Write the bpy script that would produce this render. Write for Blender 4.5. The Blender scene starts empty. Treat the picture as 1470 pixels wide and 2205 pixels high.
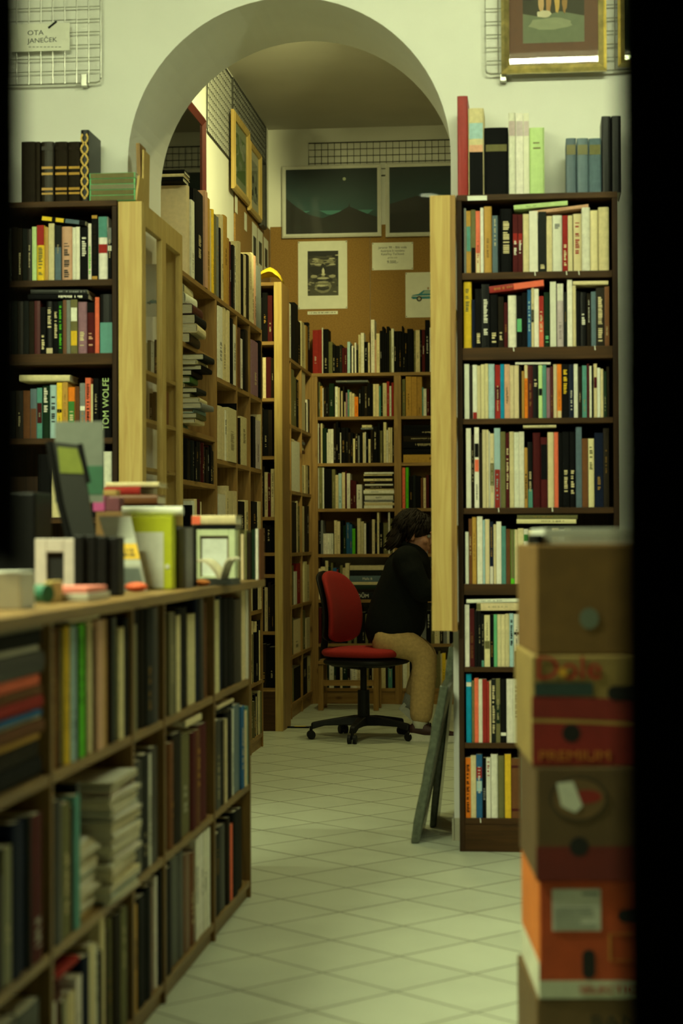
import bpy, math, random
from mathutils import Matrix, Vector
R = random.Random(7)
SC = bpy.context.scene
COL = SC.collection
PI = math.pi
# ---------------------------------------------------------------- camera
F = 4000.0; CX = 735.0; CY = 1102.5
CAM = Vector((0, 0, 1.15))
yc = Vector((422, -57.5, -F)).normalized()
zc = Vector((-.006, 1, 0)); zc = (zc - zc.dot(yc) * yc).normalized()
xc = yc.cross(zc)
def ray(px, py):
    d = Vector((px - CX, CY - py, -F))
    return Vector((xc.dot(d), yc.dot(d), zc.dot(d)))
def at(px, py, Y):
    r = ray(px, py); return CAM + r * (Y / r.y)
def atX(px, py, X):
    r = ray(px, py); return CAM + r * (X / r.x)
def atZ(px, py, Z=0.0):
    r = ray(px, py); return CAM + r * ((Z - CAM.z) / r.z)
cd = bpy.data.cameras.new('camera')
cam = bpy.data.objects.new('camera', cd); COL.objects.link(cam)
cam.matrix_world = Matrix.Translation(CAM) @ Matrix((xc, yc, zc)).to_4x4()
cd.sensor_fit = 'VERTICAL'; cd.sensor_height = 36.0; cd.sensor_width = 24.0
cd.lens = F / 2205 * 36.0
cd.clip_start = .05; cd.clip_end = 60
cd.dof.use_dof = True; cd.dof.focus_distance = 9.6; cd.dof.aperture_fstop = 2.9
SC.camera = cam
SC.view_settings.view_transform = 'Standard'; SC.view_settings.look = 'None'
SC.view_settings.gamma = 1; SC.view_settings.use_curve_mapping = False
SC.view_settings.exposure = 0.38
w = bpy.data.worlds.new('world'); SC.world = w; w.use_nodes = True
w.node_tree.nodes['Background'].inputs[0].default_value = (.9, 1, .55, 1)
w.node_tree.nodes['Background'].inputs[1].default_value = .0015
# ---------------------------------------------------------------- colour
def lin(r, g, b):
    def f(c):
        c /= 255.0
        return c / 12.92 if c <= .04045 else ((c + .055) / 1.055) ** 2.4
    return (f(r), f(g), f(b))
PAL = {'W': ('white', (226, 222, 208)), 'C': ('cream', (214, 198, 156)), 'Y': ('yellow', (228, 190, 52)), 'K': ('black', (11, 11, 12)),
       'B': ('blue', (44, 92, 140)), 'G': ('green', (66, 124, 58)), 'R': ('red', (146, 42, 38)), 'O': ('orange', (224, 122, 34)),
       'N': ('brown', (104, 66, 40)), 'M': ('maroon', (74, 24, 26)), 'A': ('grey', (120, 122, 122)), 'T': ('teal', (84, 140, 132)),
       'L': ('pale blue', (166, 196, 204)), 'P': ('pinkish tan', (206, 160, 132)), 'V': ('mauve', (142, 106, 122)), 'D': ('dark brown', (33, 26, 17)),
       'U': ('navy', (18, 26, 48)), 'E': ('olive', (108, 104, 68)), 'F': ('tan', (180, 138, 66)), 'g': ('dark green', (22, 42, 27)),
       'c': ('cyan', (20, 140, 184)), 's': ('salmon', (226, 108, 80)), 'b': ('steel blue', (88, 106, 118)), 'm': ('mint green', (104, 182, 128)),
       'l': ('pale green', (188, 214, 150)), 'd': ('charcoal', (31, 33, 31)), 'q': ('bright green', (92, 190, 40)), 'v': ('pale mauve', (196, 178, 182))}
def pc(k): return lin(*PAL[k][1])
def jit(c, a=.1):
    j = 1 + R.uniform(-a, a); return tuple(max(0, min(1, x * j * (1 + R.uniform(-.03, .03)))) for x in c)
# ---------------------------------------------------------------- materials
def base_mat(name):
    m = bpy.data.materials.new(name); m.use_nodes = True
    nt = m.node_tree; b = nt.nodes['Principled BSDF']
    return m, nt, b
def N(nt, t, **k):
    n = nt.nodes.new(t)
    for a, v in k.items(): setattr(n, a, v)
    return n
def mat(name, col=None, rough=.6, var=.12, scale=30, metal=0, bump=0, spec=.5, attr=False, stretch=(1, 1, 1), c2=None, coat=0):
    m, nt, b = base_mat(name); L = nt.links.new
    b.inputs['Roughness'].default_value = rough; b.inputs['Metallic'].default_value = metal
    b.inputs['Specular IOR Level'].default_value = spec
    if coat: b.inputs['Coat Weight'].default_value = coat
    tc = N(nt, 'ShaderNodeTexCoord'); mp = N(nt, 'ShaderNodeMapping'); mp.inputs['Scale'].default_value = stretch
    L(tc.outputs['Object'], mp.inputs[0])
    no = N(nt, 'ShaderNodeTexNoise'); no.inputs['Scale'].default_value = scale; no.inputs['Detail'].default_value = 4
    L(mp.outputs[0], no.inputs['Vector'])
    if c2:
        mx = N(nt, 'ShaderNodeMix', data_type='RGBA'); L(no.outputs['Fac'], mx.inputs['Factor'])
        mr = N(nt, 'ShaderNodeMapRange'); mr.inputs[1].default_value = .35; mr.inputs[2].default_value = .65
        L(no.outputs['Fac'], mr.inputs[0]); L(mr.outputs[0], mx.inputs['Factor'])
        mx.inputs['A'].default_value = (*col, 1); mx.inputs['B'].default_value = (*c2, 1); L(mx.outputs['Result'], b.inputs['Base Color'])
    else:
        mr = N(nt, 'ShaderNodeMapRange'); mr.inputs[1].default_value = .3; mr.inputs[2].default_value = .7
        mr.inputs[3].default_value = 1 - var; mr.inputs[4].default_value = 1 + var * .5; L(no.outputs['Fac'], mr.inputs[0])
        mx = N(nt, 'ShaderNodeVectorMath', operation='SCALE'); L(mr.outputs[0], mx.inputs['Scale'])
        if attr:
            at_ = N(nt, 'ShaderNodeAttribute', attribute_name='Col'); L(at_.outputs['Color'], mx.inputs[0])
        else: mx.inputs[0].default_value = col
        L(mx.outputs[0], b.inputs['Base Color'])
    if bump:
        bp = N(nt, 'ShaderNodeBump'); bp.inputs['Strength'].default_value = bump; bp.inputs['Distance'].default_value = .002
        L(no.outputs['Fac'], bp.inputs['Height']); L(bp.outputs[0], b.inputs['Normal'])
    return m
def wood(name, c1, c2, axis, rough=.5, knots=True, scale=22, spec=.3):
    m, nt, b = base_mat(name); L = nt.links.new; b.inputs['Roughness'].default_value = rough; b.inputs['Specular IOR Level'].default_value = spec
    tc = N(nt, 'ShaderNodeTexCoord'); mp = N(nt, 'ShaderNodeMapping')
    s = [1, 1, 1]; s[axis] = .06; mp.inputs['Scale'].default_value = s
    L(tc.outputs['Object'], mp.inputs[0])
    no = N(nt, 'ShaderNodeTexNoise'); no.inputs['Scale'].default_value = scale * 2; no.inputs['Detail'].default_value = 6; no.inputs['Distortion'].default_value = 1.2
    L(mp.outputs[0], no.inputs['Vector'])
    mr = N(nt, 'ShaderNodeMapRange'); mr.inputs[1].default_value = .3; mr.inputs[2].default_value = .72; L(no.outputs['Fac'], mr.inputs[0])
    mx = N(nt, 'ShaderNodeMix', data_type='RGBA'); mx.inputs['A'].default_value = (*c1, 1); mx.inputs['B'].default_value = (*c2, 1)
    L(mr.outputs[0], mx.inputs['Factor']); out = mx.outputs['Result']
    if knots:
        m2 = N(nt, 'ShaderNodeMapping'); s2 = [7, 7, 7]; s2[axis] = 3.2; m2.inputs['Scale'].default_value = s2; L(tc.outputs['Object'], m2.inputs[0])
        vo = N(nt, 'ShaderNodeTexVoronoi'); vo.inputs['Scale'].default_value = 1.3; L(m2.outputs[0], vo.inputs['Vector'])
        k = N(nt, 'ShaderNodeMapRange'); k.inputs[1].default_value = .05; k.inputs[2].default_value = .13; k.inputs[3].default_value = .75; k.inputs[4].default_value = 0
        L(vo.outputs['Distance'], k.inputs[0])
        mk = N(nt, 'ShaderNodeMix', data_type='RGBA'); L(k.outputs[0], mk.inputs['Factor']); L(out, mk.inputs['A']); mk.inputs['B'].default_value = (c2[0] * .45, c2[1] * .35, c2[2] * .3, 1)
        out = mk.outputs['Result']
    L(out, b.inputs['Base Color'])
    bp = N(nt, 'ShaderNodeBump'); bp.inputs['Strength'].default_value = .15; bp.inputs['Distance'].default_value = .001
    L(no.outputs['Fac'], bp.inputs['Height']); L(bp.outputs[0], b.inputs['Normal'])
    return m
def glass_mat(name, tint=(1, 1, 1), gl=.6):
    m, nt, b = base_mat(name); L = nt.links.new; nt.nodes.remove(b)
    o = nt.nodes['Material Output']; tr = N(nt, 'ShaderNodeBsdfTransparent'); tr.inputs[0].default_value = (*tint, 1)
    g = N(nt, 'ShaderNodeBsdfGlossy'); g.inputs['Roughness'].default_value = .02
    fr = N(nt, 'ShaderNodeFresnel'); fr.inputs[0].default_value = 1.5
    no = N(nt, 'ShaderNodeTexNoise'); no.inputs['Scale'].default_value = 9
    ml = N(nt, 'ShaderNodeMath', operation='MULTIPLY'); ml.inputs[1].default_value = gl; L(fr.outputs[0], ml.inputs[0])
    mx = N(nt, 'ShaderNodeMixShader'); L(ml.outputs[0], mx.inputs[0]); L(tr.outputs[0], mx.inputs[1]); L(g.outputs[0], mx.inputs[2]); L(mx.outputs[0], o.inputs[0])
    return m
def emit_mat(name, col, st):
    m, nt, b = base_mat(name)
    b.inputs['Base Color'].default_value = (*col, 1); b.inputs['Emission Color'].default_value = (*col, 1); b.inputs['Emission Strength'].default_value = st
    return m
MAT = {}
MAT['plaster'] = mat('plaster', (.78, .78, .74), .85, .05, 3, bump=.12)
MAT['ceiling'] = mat('ceiling_plaster', (.5, .48, .42), .9, .08, 2)
MAT['cover'] = mat('book_cover', None, .7, .14, 60, attr=True, spec=.08)
MAT['gloss'] = mat('glossy_cover', None, .4, .08, 50, attr=True, spec=.22)
MAT['pages'] = mat('page_edges', lin(206, 198, 170), .9, .22, 500, stretch=(1, .05, .05), bump=.3)
MAT['paint'] = mat('printed_surface', None, .65, .1, 40, attr=True)
MAT['pineV'] = wood('pine_upright', lin(200, 174, 108), lin(174, 142, 78), 2)
MAT['pineY'] = wood('pine_along', lin(188, 160, 98), lin(156, 126, 70), 1)
MAT['pineX'] = wood('pine_across', lin(188, 160, 98), lin(156, 126, 70), 0)
MAT['goldV'] = wood('old_pine_upright', lin(162, 126, 70), lin(120, 88, 44), 2)
MAT['goldY'] = wood('old_pine_along', lin(162, 126, 70), lin(120, 88, 44), 1)
MAT['goldX'] = wood('old_pine_across', lin(162, 126, 70), lin(120, 88, 44), 0)
MAT['darkV'] = wood('dark_stain_upright', lin(60, 38, 18), lin(36, 22, 9), 2, .6, False, spec=.2)
MAT['darkX'] = wood('dark_stain_across', lin(74, 48, 20), lin(46, 29, 11), 0, .6, False, spec=.2)
MAT['oakV'] = wood('counter_oak_upright', lin(130, 100, 54), lin(94, 70, 36), 2, .5, False)
MAT['oakY'] = wood('counter_oak_along', lin(146, 116, 66), lin(108, 80, 42), 1, .45, False)
MAT['cork'] = mat('cork', lin(158, 120, 62), .9, .0, 160, c2=lin(128, 94, 44), bump=.3)
MAT['metal'] = mat('zinc_wire', (.5, .5, .46), .35, .15, 40, metal=.9)
MAT['iron'] = mat('dark_wire', (.05, .05, .045), .5, .2, 40, metal=.6)
MAT['gold'] = mat('gilt_frame', lin(236, 218, 150), .34, .3, 25, metal=.85, bump=.25)
MAT['black'] = mat('black_plastic', (.007, .007, .007), .5, .2, 40, spec=.2)
MAT['unlit_black'] = mat('unlit_post_black', (.003, .003, .003), .9, .2, 20, spec=0)  # door post's unlit side put into the colour as near black
MAT['blackcloth'] = mat('black_cloth', (.004, .004, .0035), .95, .3, 120, bump=.3, spec=.05)
MAT['redcloth'] = mat('red_upholstery', lin(150, 18, 14), .9, .25, 220, bump=.35)
MAT['board'] = mat('cardboard', lin(120, 90, 50), .85, .14, 14, bump=.1)
MAT['cardprint'] = mat('printed_cardboard', None, .75, .16, 18, attr=True)
MAT['paper'] = mat('white_paper', lin(226, 226, 214), .8, .05, 20)
MAT['bubble'] = mat('bubble_wrap', lin(90, 97, 82), .25, .35, 60, bump=.9, coat=.25)
MAT['skin'] = mat('skin', lin(176, 122, 96), .55, .1, 20)
MAT['hair'] = mat('dark_hair', lin(30, 21, 13), .65, .35, 60, stretch=(4, 4, .4), bump=.5, spec=.2)
MAT['jacket'] = mat('black_jacket', (.006, .007, .006), .9, .3, 90, bump=.3, spec=.1)
MAT['khaki'] = mat('khaki_cotton', lin(176, 146, 96), .9, .18, 60, bump=.3)
MAT['shoe'] = mat('dark_red_shoe', lin(52, 20, 18), .6, .3, 60)
MAT['sole'] = mat('pale_sole', lin(206, 204, 190), .7, .1, 40)
MAT['sock'] = mat('grey_sock', lin(150, 150, 140), .95, .15, 120)
MAT['glass'] = glass_mat('pane_glass', (1, 1, 1), .2)
MAT['tint'] = glass_mat('dark_pane_glass', (.75, .8, .72), 1.0)
MAT['green'] = mat('green_plastic', lin(40, 110, 84), .5, .1, 30)
MAT['tube'] = emit_mat('fluorescent_tube', (.90, 1, .56), 210)
MAT['tube_dim'] = emit_mat('older_fluorescent_tube', (.90, 1, .54), 85)
MAT['lampdisc'] = emit_mat('downlight_disc', (.9, 1, .6), 16)
MAT['white_enamel'] = mat('white_enamel', (.7, .7, .66), .4, .05, 20)
def floor_mat():
    m, nt, b = base_mat('floor_tiles'); L = nt.links.new
    g = N(nt, 'ShaderNodeNewGeometry'); mp = N(nt, 'ShaderNodeMapping')
    s = .2835; p = atZ(730.8, 1964); a = math.radians(42.2)
    mp.vector_type = 'POINT'; mp.inputs['Rotation'].default_value = (0, 0, a); mp.inputs['Scale'].default_value = (1 / s, 1 / s, 1)
    q = Vector((p.x / s, p.y / s)); ca, sa = math.cos(a), math.sin(a)
    mp.inputs['Location'].default_value = (-(q.x * ca - q.y * sa), -(q.x * sa + q.y * ca), 0)
    L(g.outputs['Position'], mp.inputs[0])
    fr = N(nt, 'ShaderNodeVectorMath', operation='FRACTION'); L(mp.outputs[0], fr.inputs[0])
    sb = N(nt, 'ShaderNodeVectorMath', operation='SUBTRACT'); sb.inputs[1].default_value = (.5, .5, .5); L(fr.outputs[0], sb.inputs[0])
    ab = N(nt, 'ShaderNodeVectorMath', operation='ABSOLUTE'); L(sb.outputs[0], ab.inputs[0])
    sx = N(nt, 'ShaderNodeSeparateXYZ'); L(ab.outputs[0], sx.inputs[0])
    mxx = N(nt, 'ShaderNodeMath', operation='MAXIMUM'); L(sx.outputs[0], mxx.inputs[0]); L(sx.outputs[1], mxx.inputs[1])
    gr = N(nt, 'ShaderNodeMapRange'); gr.inputs[1].default_value = .484; gr.inputs[2].default_value = .492; L(mxx.outputs[0], gr.inputs[0])
    fl = N(nt, 'ShaderNodeVectorMath', operation='FLOOR'); L(mp.outputs[0], fl.inputs[0])
    wn = N(nt, 'ShaderNodeTexWhiteNoise', noise_dimensions='2D'); L(fl.outputs[0], wn.inputs['Vector'])
    no = N(nt, 'ShaderNodeTexNoise'); no.inputs['Scale'].default_value = 7; no.inputs['Detail'].default_value = 5; L(g.outputs['Position'], no.inputs['Vector'])
    ad = N(nt, 'ShaderNodeMath', operation='MULTIPLY_ADD'); ad.inputs[1].default_value = .09; ad.inputs[2].default_value = .88; L(wn.outputs['Value'], ad.inputs[0])
    a2 = N(nt, 'ShaderNodeMath', operation='MULTIPLY_ADD'); a2.inputs[1].default_value = .14; L(no.outputs['Fac'], a2.inputs[0]); L(ad.outputs[0], a2.inputs[2])
    sc = N(nt, 'ShaderNodeVectorMath', operation='SCALE'); sc.inputs[0].default_value = lin(186, 192, 172); L(a2.outputs[0], sc.inputs['Scale'])
    mx = N(nt, 'ShaderNodeMix', data_type='RGBA'); L(gr.outputs[0], mx.inputs['Factor']); L(sc.outputs[0], mx.inputs['A']); mx.inputs['B'].default_value = (*lin(92, 90, 70), 1)
    L(mx.outputs['Result'], b.inputs['Base Color']); b.inputs['Roughness'].default_value = .38; b.inputs['Specular IOR Level'].default_value = .35
    bp = N(nt, 'ShaderNodeBump', invert=True); bp.inputs['Strength'].default_value = .5; bp.inputs['Distance'].default_value = .002; L(gr.outputs[0], bp.inputs['Height']); L(bp.outputs[0], b.inputs['Normal'])
    return m
MAT['floor'] = floor_mat()
# ---------------------------------------------------------------- mesh building
ORG = {}
class MB:
    def __init__(s): s.v = []; s.f = []; s.c = []; s.m = []
    def add(s, vs, fs, col=(1, 1, 1), mi=0, M=None):
        n = len(s.v)
        s.v += [(M @ Vector(p)) if M else Vector(p) for p in vs]
        for f in fs: s.f.append(tuple(n + i for i in f)); s.c.append(col); s.m.append(mi)
        return s
    def box(s, x0, x1, y0, y1, z0, z1, col=(1, 1, 1), mi=0, M=None):
        vs = [(x, y, z) for z in (z0, z1) for y in (y0, y1) for x in (x0, x1)]
        return s.add(vs, [(0, 2, 3, 1), (4, 5, 7, 6), (0, 1, 5, 4), (2, 6, 7, 3), (0, 4, 6, 2), (1, 3, 7, 5)], col, mi, M)
    def hexa(s, b, t, col=(1, 1, 1), mi=0, M=None):          # four base points, four top points
        return s.add(list(b) + list(t), [(3, 2, 1, 0), (4, 5, 6, 7), (0, 1, 5, 4), (1, 2, 6, 5), (2, 3, 7, 6), (3, 0, 4, 7)], col, mi, M)
    def tube(s, pts, r, n=8, col=(1, 1, 1), mi=0, M=None, cap=True):
        pts = [Vector(p) for p in pts]; rs = r if isinstance(r, (list, tuple)) else [r] * len(pts)
        vs = []; fs = []
        for i, p in enumerate(pts):
            d = (pts[min(i + 1, len(pts) - 1)] - pts[max(i - 1, 0)]).normalized()
            u = d.cross(Vector((0, 0, 1)) if abs(d.z) < .9 else Vector((1, 0, 0))).normalized(); v = d.cross(u)
            vs += [p + (u * math.cos(2 * PI * k / n) + v * math.sin(2 * PI * k / n)) * rs[i] for k in range(n)]
        for i in range(len(pts) - 1):
            for k in range(n): fs.append((i * n + k, i * n + (k + 1) % n, (i + 1) * n + (k + 1) % n, (i + 1) * n + k))
        if cap: fs.append(tuple(range(n))[::-1]); fs.append(tuple(range((len(pts) - 1) * n, len(pts) * n)))
        return s.add(vs, fs, col, mi, M)
    def loft(s, rings, col=(1, 1, 1), mi=0, M=None):         # rings of equal length
        n = len(rings[0]); vs = [p for r in rings for p in r]; fs = []
        for i in range(len(rings) - 1):
            for k in range(n): fs.append((i * n + k, i * n + (k + 1) % n, (i + 1) * n + (k + 1) % n, (i + 1) * n + k))
        fs.append(tuple(range(n))[::-1]); fs.append(tuple(range((len(rings) - 1) * n, len(rings) * n)))
        return s.add(vs, fs, col, mi, M)
    def poly(s, pts, y0, y1, col=(1, 1, 1), mi=0, M=None):   # outline in x,z given depth y0 (front) to y1
        n = len(pts); vs = [(x, y0, z) for x, z in pts] + [(x, y1, z) for x, z in pts]
        fs = [tuple(range(n)), tuple(range(n, 2 * n))[::-1]] + [(i, n + i, n + (i + 1) % n, (i + 1) % n) for i in range(n)]
        return s.add(vs, fs, col, mi, M)
    def sphere(s, c, r, n=12, col=(1, 1, 1), mi=0, M=None):
        c = Vector(c); r = Vector(r) if not isinstance(r, (int, float)) else Vector((r, r, r))
        rings = []
        for i in range(n + 1):
            th = .02 + (PI - .04) * i / n
            rings.append([c + Vector((r.x * math.sin(th) * math.cos(2 * PI * k / (2 * n)), r.y * math.sin(th) * math.sin(2 * PI * k / (2 * n)), -r.z * math.cos(th))) for k in range(2 * n)])
        return s.loft(rings, col, mi, M)
    def text(s, body, size, M, col, mi=0, ext=.0004, align='CENTER'):
        cu = bpy.data.curves.new('t', 'FONT'); cu.body = body; cu.size = size; cu.extrude = ext; cu.align_x = align; cu.resolution_u = 3
        o = bpy.data.objects.new('t', cu); COL.objects.link(o)
        dg = bpy.context.evaluated_depsgraph_get(); me = bpy.data.meshes.new_from_object(o.evaluated_get(dg))
        s.add([v.co.copy() for v in me.vertices], [tuple(p.vertices) for p in me.polygons], col, mi, M)
        bpy.data.objects.remove(o); bpy.data.curves.remove(cu); bpy.data.meshes.remove(me); return s
    def mesh(s, name, mats, smooth=False, off=None):
        me = bpy.data.meshes.new(name)
        me.from_pydata([p - off if off is not None else p for p in s.v], [], s.f)
        for m in (mats if isinstance(mats, (list, tuple)) else [mats]): me.materials.append(MAT[m] if isinstance(m, str) else m)
        ca = me.color_attributes.new('Col', 'FLOAT_COLOR', 'CORNER')
        buf = []
        for p, c in zip(me.polygons, s.c): buf += [c[0], c[1], c[2], 1.0] * p.loop_total
        ca.data.foreach_set('color', buf)
        me.polygons.foreach_set('material_index', s.m)
        if smooth: me.polygons.foreach_set('use_smooth', [True] * len(me.polygons))
        me.update(); return me
    def build(s, name, mats, parent=None, smooth=False, bevel=0, sub=0):
        if parent is not None: off = ORG[parent.name]
        else:
            xs = [p.x for p in s.v]; ys = [p.y for p in s.v]; zs = [p.z for p in s.v]
            off = Vector(((min(xs) + max(xs)) / 2, (min(ys) + max(ys)) / 2, min(zs)))
        o = bpy.data.objects.new(name, s.mesh(name, mats, smooth, off)); COL.objects.link(o)
        if parent is not None: o.parent = parent
        else: o.location = off
        ORG[o.name] = off
        if bevel:
            b = o.modifiers.new('edge', 'BEVEL'); b.width = bevel; b.segments = 2; b.limit_method = 'ANGLE'; b.harden_normals = False
        if sub: q = o.modifiers.new('sub', 'SUBSURF'); q.levels = sub; q.render_levels = sub
        return o
def tag(o, label, cat, group=None):
    o['label'] = label; o['category'] = cat
    if group: o['group'] = group
    return o
def thing(name, loc, label, cat, group=None):
    o = bpy.data.objects.new(name, None); COL.objects.link(o); o.location = loc; ORG[o.name] = Vector(loc); o.empty_display_size = .1
    return tag(o, label, cat, group)
def struct(name, mb, m, smooth=False):
    o = mb.build(name, m, smooth=smooth); o['kind'] = 'structure'; return o
ORDS = 'first second third fourth fifth sixth seventh eighth ninth tenth eleventh twelfth thirteenth fourteenth fifteenth sixteenth seventeenth eighteenth nineteenth twentieth'.split()
ORDS += ['twenty-' + x for x in ORDS[:9]] + ['thirtieth'] + ['thirty-' + x for x in ORDS[:9]] + ['fortieth'] + ['forty-' + x for x in ORDS[:9]]
# ---------------------------------------------------------------- books
def book_geo(mb, w, d, h, col, M=None, hard=False, letters=None, bands=(), rng=R, caps=True):
    """cover with spine towards -y, thickness along x, height along z"""
    t = .0022 if hard else .0008
    b = min(.006, w * .16) if hard else .0006
    e = b * 1.1
    out = [(0, d), (0, e), (w * .1, e * .35), (w * .3, .0), (w * .5, -.0003), (w * .7, .0), (w * .9, e * .35), (w, e), (w, d)]
    inn = [(t, d), (t, e), (w * .12 + t * .6, e * .35 + t), (w * .3, t), (w * .5, t), (w * .7, t), (w * .88 - t * .6, e * .35 + t), (w - t, e), (w - t, d)]
    n = len(out)
    vs = [(x, y, z) for z in (0, h) for (x, y) in out + inn]
    fs = []
    for i in range(n - 1):
        fs += [(i, i + 1, 2 * n + i + 1, 2 * n + i), (n + i + 1, n + i, 3 * n + i, 3 * n + i + 1),
               (i + 1, i, n + i, n + i + 1), (2 * n + i, 2 * n + i + 1, 3 * n + i + 1, 3 * n + i)]
    fs += [(0, 2 * n, 3 * n, n), (n - 1, 2 * n - 1, 4 * n - 1, 3 * n - 1)]
    mb.add(vs, fs, col, 0, M)
    for z0, z1, c in bands:
        mb.box(w * .06, w * .94, -.0007, e, h * z0, h * z1, c, 0, M)
    if letters:
        lc, z0, z1, wid = letters
        z = h * z0; lw = w * wid; zz = h * z1
        while z < zz:
            a = rng.uniform(.003, .0065); k = lw * rng.choice([1, 1, .7, .85])
            if rng.random() < .86: mb.box(w / 2 - lw / 2, w / 2 - lw / 2 + k, -.0011, .0004, z, min(z + a, zz), lc, 0, M)
            z += a + rng.uniform(.0012, .003) + (.006 if rng.random() < .14 else 0)
def page_geo(mb, w, d, h, M=None, col=(1, 1, 1), mi=0, hard=False):
    i = .003 if hard else .0006
    t = .0024 if hard else .001
    mb.box(t, w - t, .006, d - i, i, h - i, col, mi, M)
PALE = set('WCYLPlvms')
def deco(k, w, rng):
    lc = pc('K') if k in PALE or k in 'FOqG' else pc(rng.choice('WCCF'))
    if w < .008: return None
    r = rng.random()
    if r < .4: return None
    a = rng.uniform(.05, .5); b = a + rng.uniform(.15, .5); base = pc(k); q = rng.uniform(.35, .75)
    return (tuple(x * q + y * (1 - q) for x, y in zip(lc, base)), a, min(b, .94), rng.uniform(.2, .4))
def book(kind, M, w, d, h, k, label, group, bands=None, letters='auto', hard=None, cat='book', gloss=False, texts=(), rib=False):
    hard = (w > .022 and R.random() < .6) if hard is None else hard
    mb = MB(); c = jit(pc(k))
    bd = [(z0, z1, jit(pc(q))) for z0, z1, q in (bands or [])]
    lt = deco(k, w, R) if letters == 'auto' else letters
    if texts: lt = None
    book_geo(mb, w, d, h, c, None, hard, lt, bd)
    for (body, size, z, x, tc) in texts:         # reads top to bottom or bottom to top along the spine
        mb.text(body, size, Matrix.Translation((w * x, -.0012, h * z)) @ Matrix.Rotation(PI / 2, 4, 'X') @ Matrix.Rotation(PI / 2, 4, 'Z'), pc(tc))
    o = bpy.data.objects.new(kind, mb.mesh(kind, 'gloss' if gloss or R.random() < .3 else 'cover')); COL.objects.link(o)
    o.matrix_world = M; tag(o, label, cat, group)
    pb = MB(); page_geo(pb, w, d, h, hard=hard)
    p = bpy.data.objects.new('page_block', pb.mesh('page_block', 'pages')); COL.objects.link(p); p.parent = o
    if rib:
        rb = MB(); x = w * .55
        rb.add([(x, .004, -.0003), (x + .003, .004, -.0003), (x + .004, -.0135, -.0003), (x + .001, -.0135, -.0003), (x + .006, -.0145, -.016), (x + .002, -.0145, -.016)], [(0, 1, 2, 3), (3, 2, 4, 5)], pc('W'))
        q = bpy.data.objects.new('ribbon_marker', rb.mesh('ribbon_marker', 'paint')); COL.objects.link(q); q.parent = o
    return o
T = Matrix.Translation
RX90 = Matrix.Rotation(PI / 2, 4, 'Z')           # spine towards +X, thickness along +Y
LIE = Matrix.Rotation(PI / 2, 4, 'Y')            # lying: height along +x, thickness along -z
def size_word(w, h, hm):
    if h < hm * .8: return 'short '
    if w > .042: return 'thick '
    if w < .0125: return 'thin '
    if h > hm * 1.18: return 'tall '
    return ''
BANDNAME = {}
def deco_words(bands):
    return ''
# ================================================================ the room
YB = 6.86      # fronts of the dark bookcases
YW = 7.12      # shop side of the arch wall
YW2 = 7.76     # back room side of the arch wall
YR = 13.20     # rear wall
CE = 4.10
pL = at(275, 380, YW); pR = at(970, 330, YW); pT = at(630, -6, YW)
AX0, AX1, AZT = pL.x, pR.x, pT.z
AR = (AX1 - AX0) / 2; AXC = (AX0 + AX1) / 2; AZS = AZT - AR
struct('floor', MB().box(-3.2, 2.6, -.6, 13.4, -.08, 0), 'floor')
wl = MB()
wl.box(-3.2, AX0, YW, YW2, 0, CE).box(AX1, 2.6, YW, YW2, 0, CE)
n = 40
arc = [(AXC - AR * math.cos(PI * i / n), AZS + AR * math.sin(PI * i / n)) for i in range(n + 1)]
for (x0, z0), (x1, z1) in zip(arc, arc[1:]):
    wl.add([(x0, YW, z0), (x1, YW, z1), (x1, YW, CE), (x0, YW, CE)], [(0, 1, 2, 3)])
    wl.add([(x0, YW2, z0), (x1, YW2, z1), (x1, YW2, CE), (x0, YW2, CE)], [(3, 2, 1, 0)])
    wl.add([(x0, YW, z0), (x1, YW, z1), (x1, YW2, z1), (x0, YW2, z0)], [(3, 2, 1, 0)])
struct('wall_middle', wl, 'plaster')
XL = at(578, 490, YR).x
struct('wall_rear', MB().box(-3.2, 2.6, YR, YR + .15, 0, CE), 'plaster')
struct('wall_left', MB().box(XL - .15, XL, YW2 + .002, YR - .002, 0, CE), 'plaster')
struct('wall_left_shop', MB().box(-3.2, -3.05, -.6, YW - .002, 0, CE), 'darkV')
struct('wall_right', MB().box(2.45, 2.6, YW2 + .002, YR - .002, 0, CE), 'plaster')
struct('wall_right_shop', MB().box(2.45, 2.6, -.6, YW - .002, 0, CE), 'darkV')
struct('ceiling', MB().box(-3.2, 2.6, -.6, 13.4, CE, CE + .1), 'ceiling')
bb = MB(); bb.box(AX1 - .008, AX1 + .002, YW - .012, YW2, 0, .085).box(AX1, AX1 + .06, YW - .012, YW - .002, 0, .085)
struct('baseboard_right', bb, mat('skirting_tile', lin(176, 172, 150), .4, .1, 20))
# the dark shop door post that the photo looks past
xj = at(1342, 1100, 1.15).x
jm = MB(); jm.box(xj, xj + .9, 1.15, 1.20, 0, CE)
struct('trim_1', jm, 'unlit_black')
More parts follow.
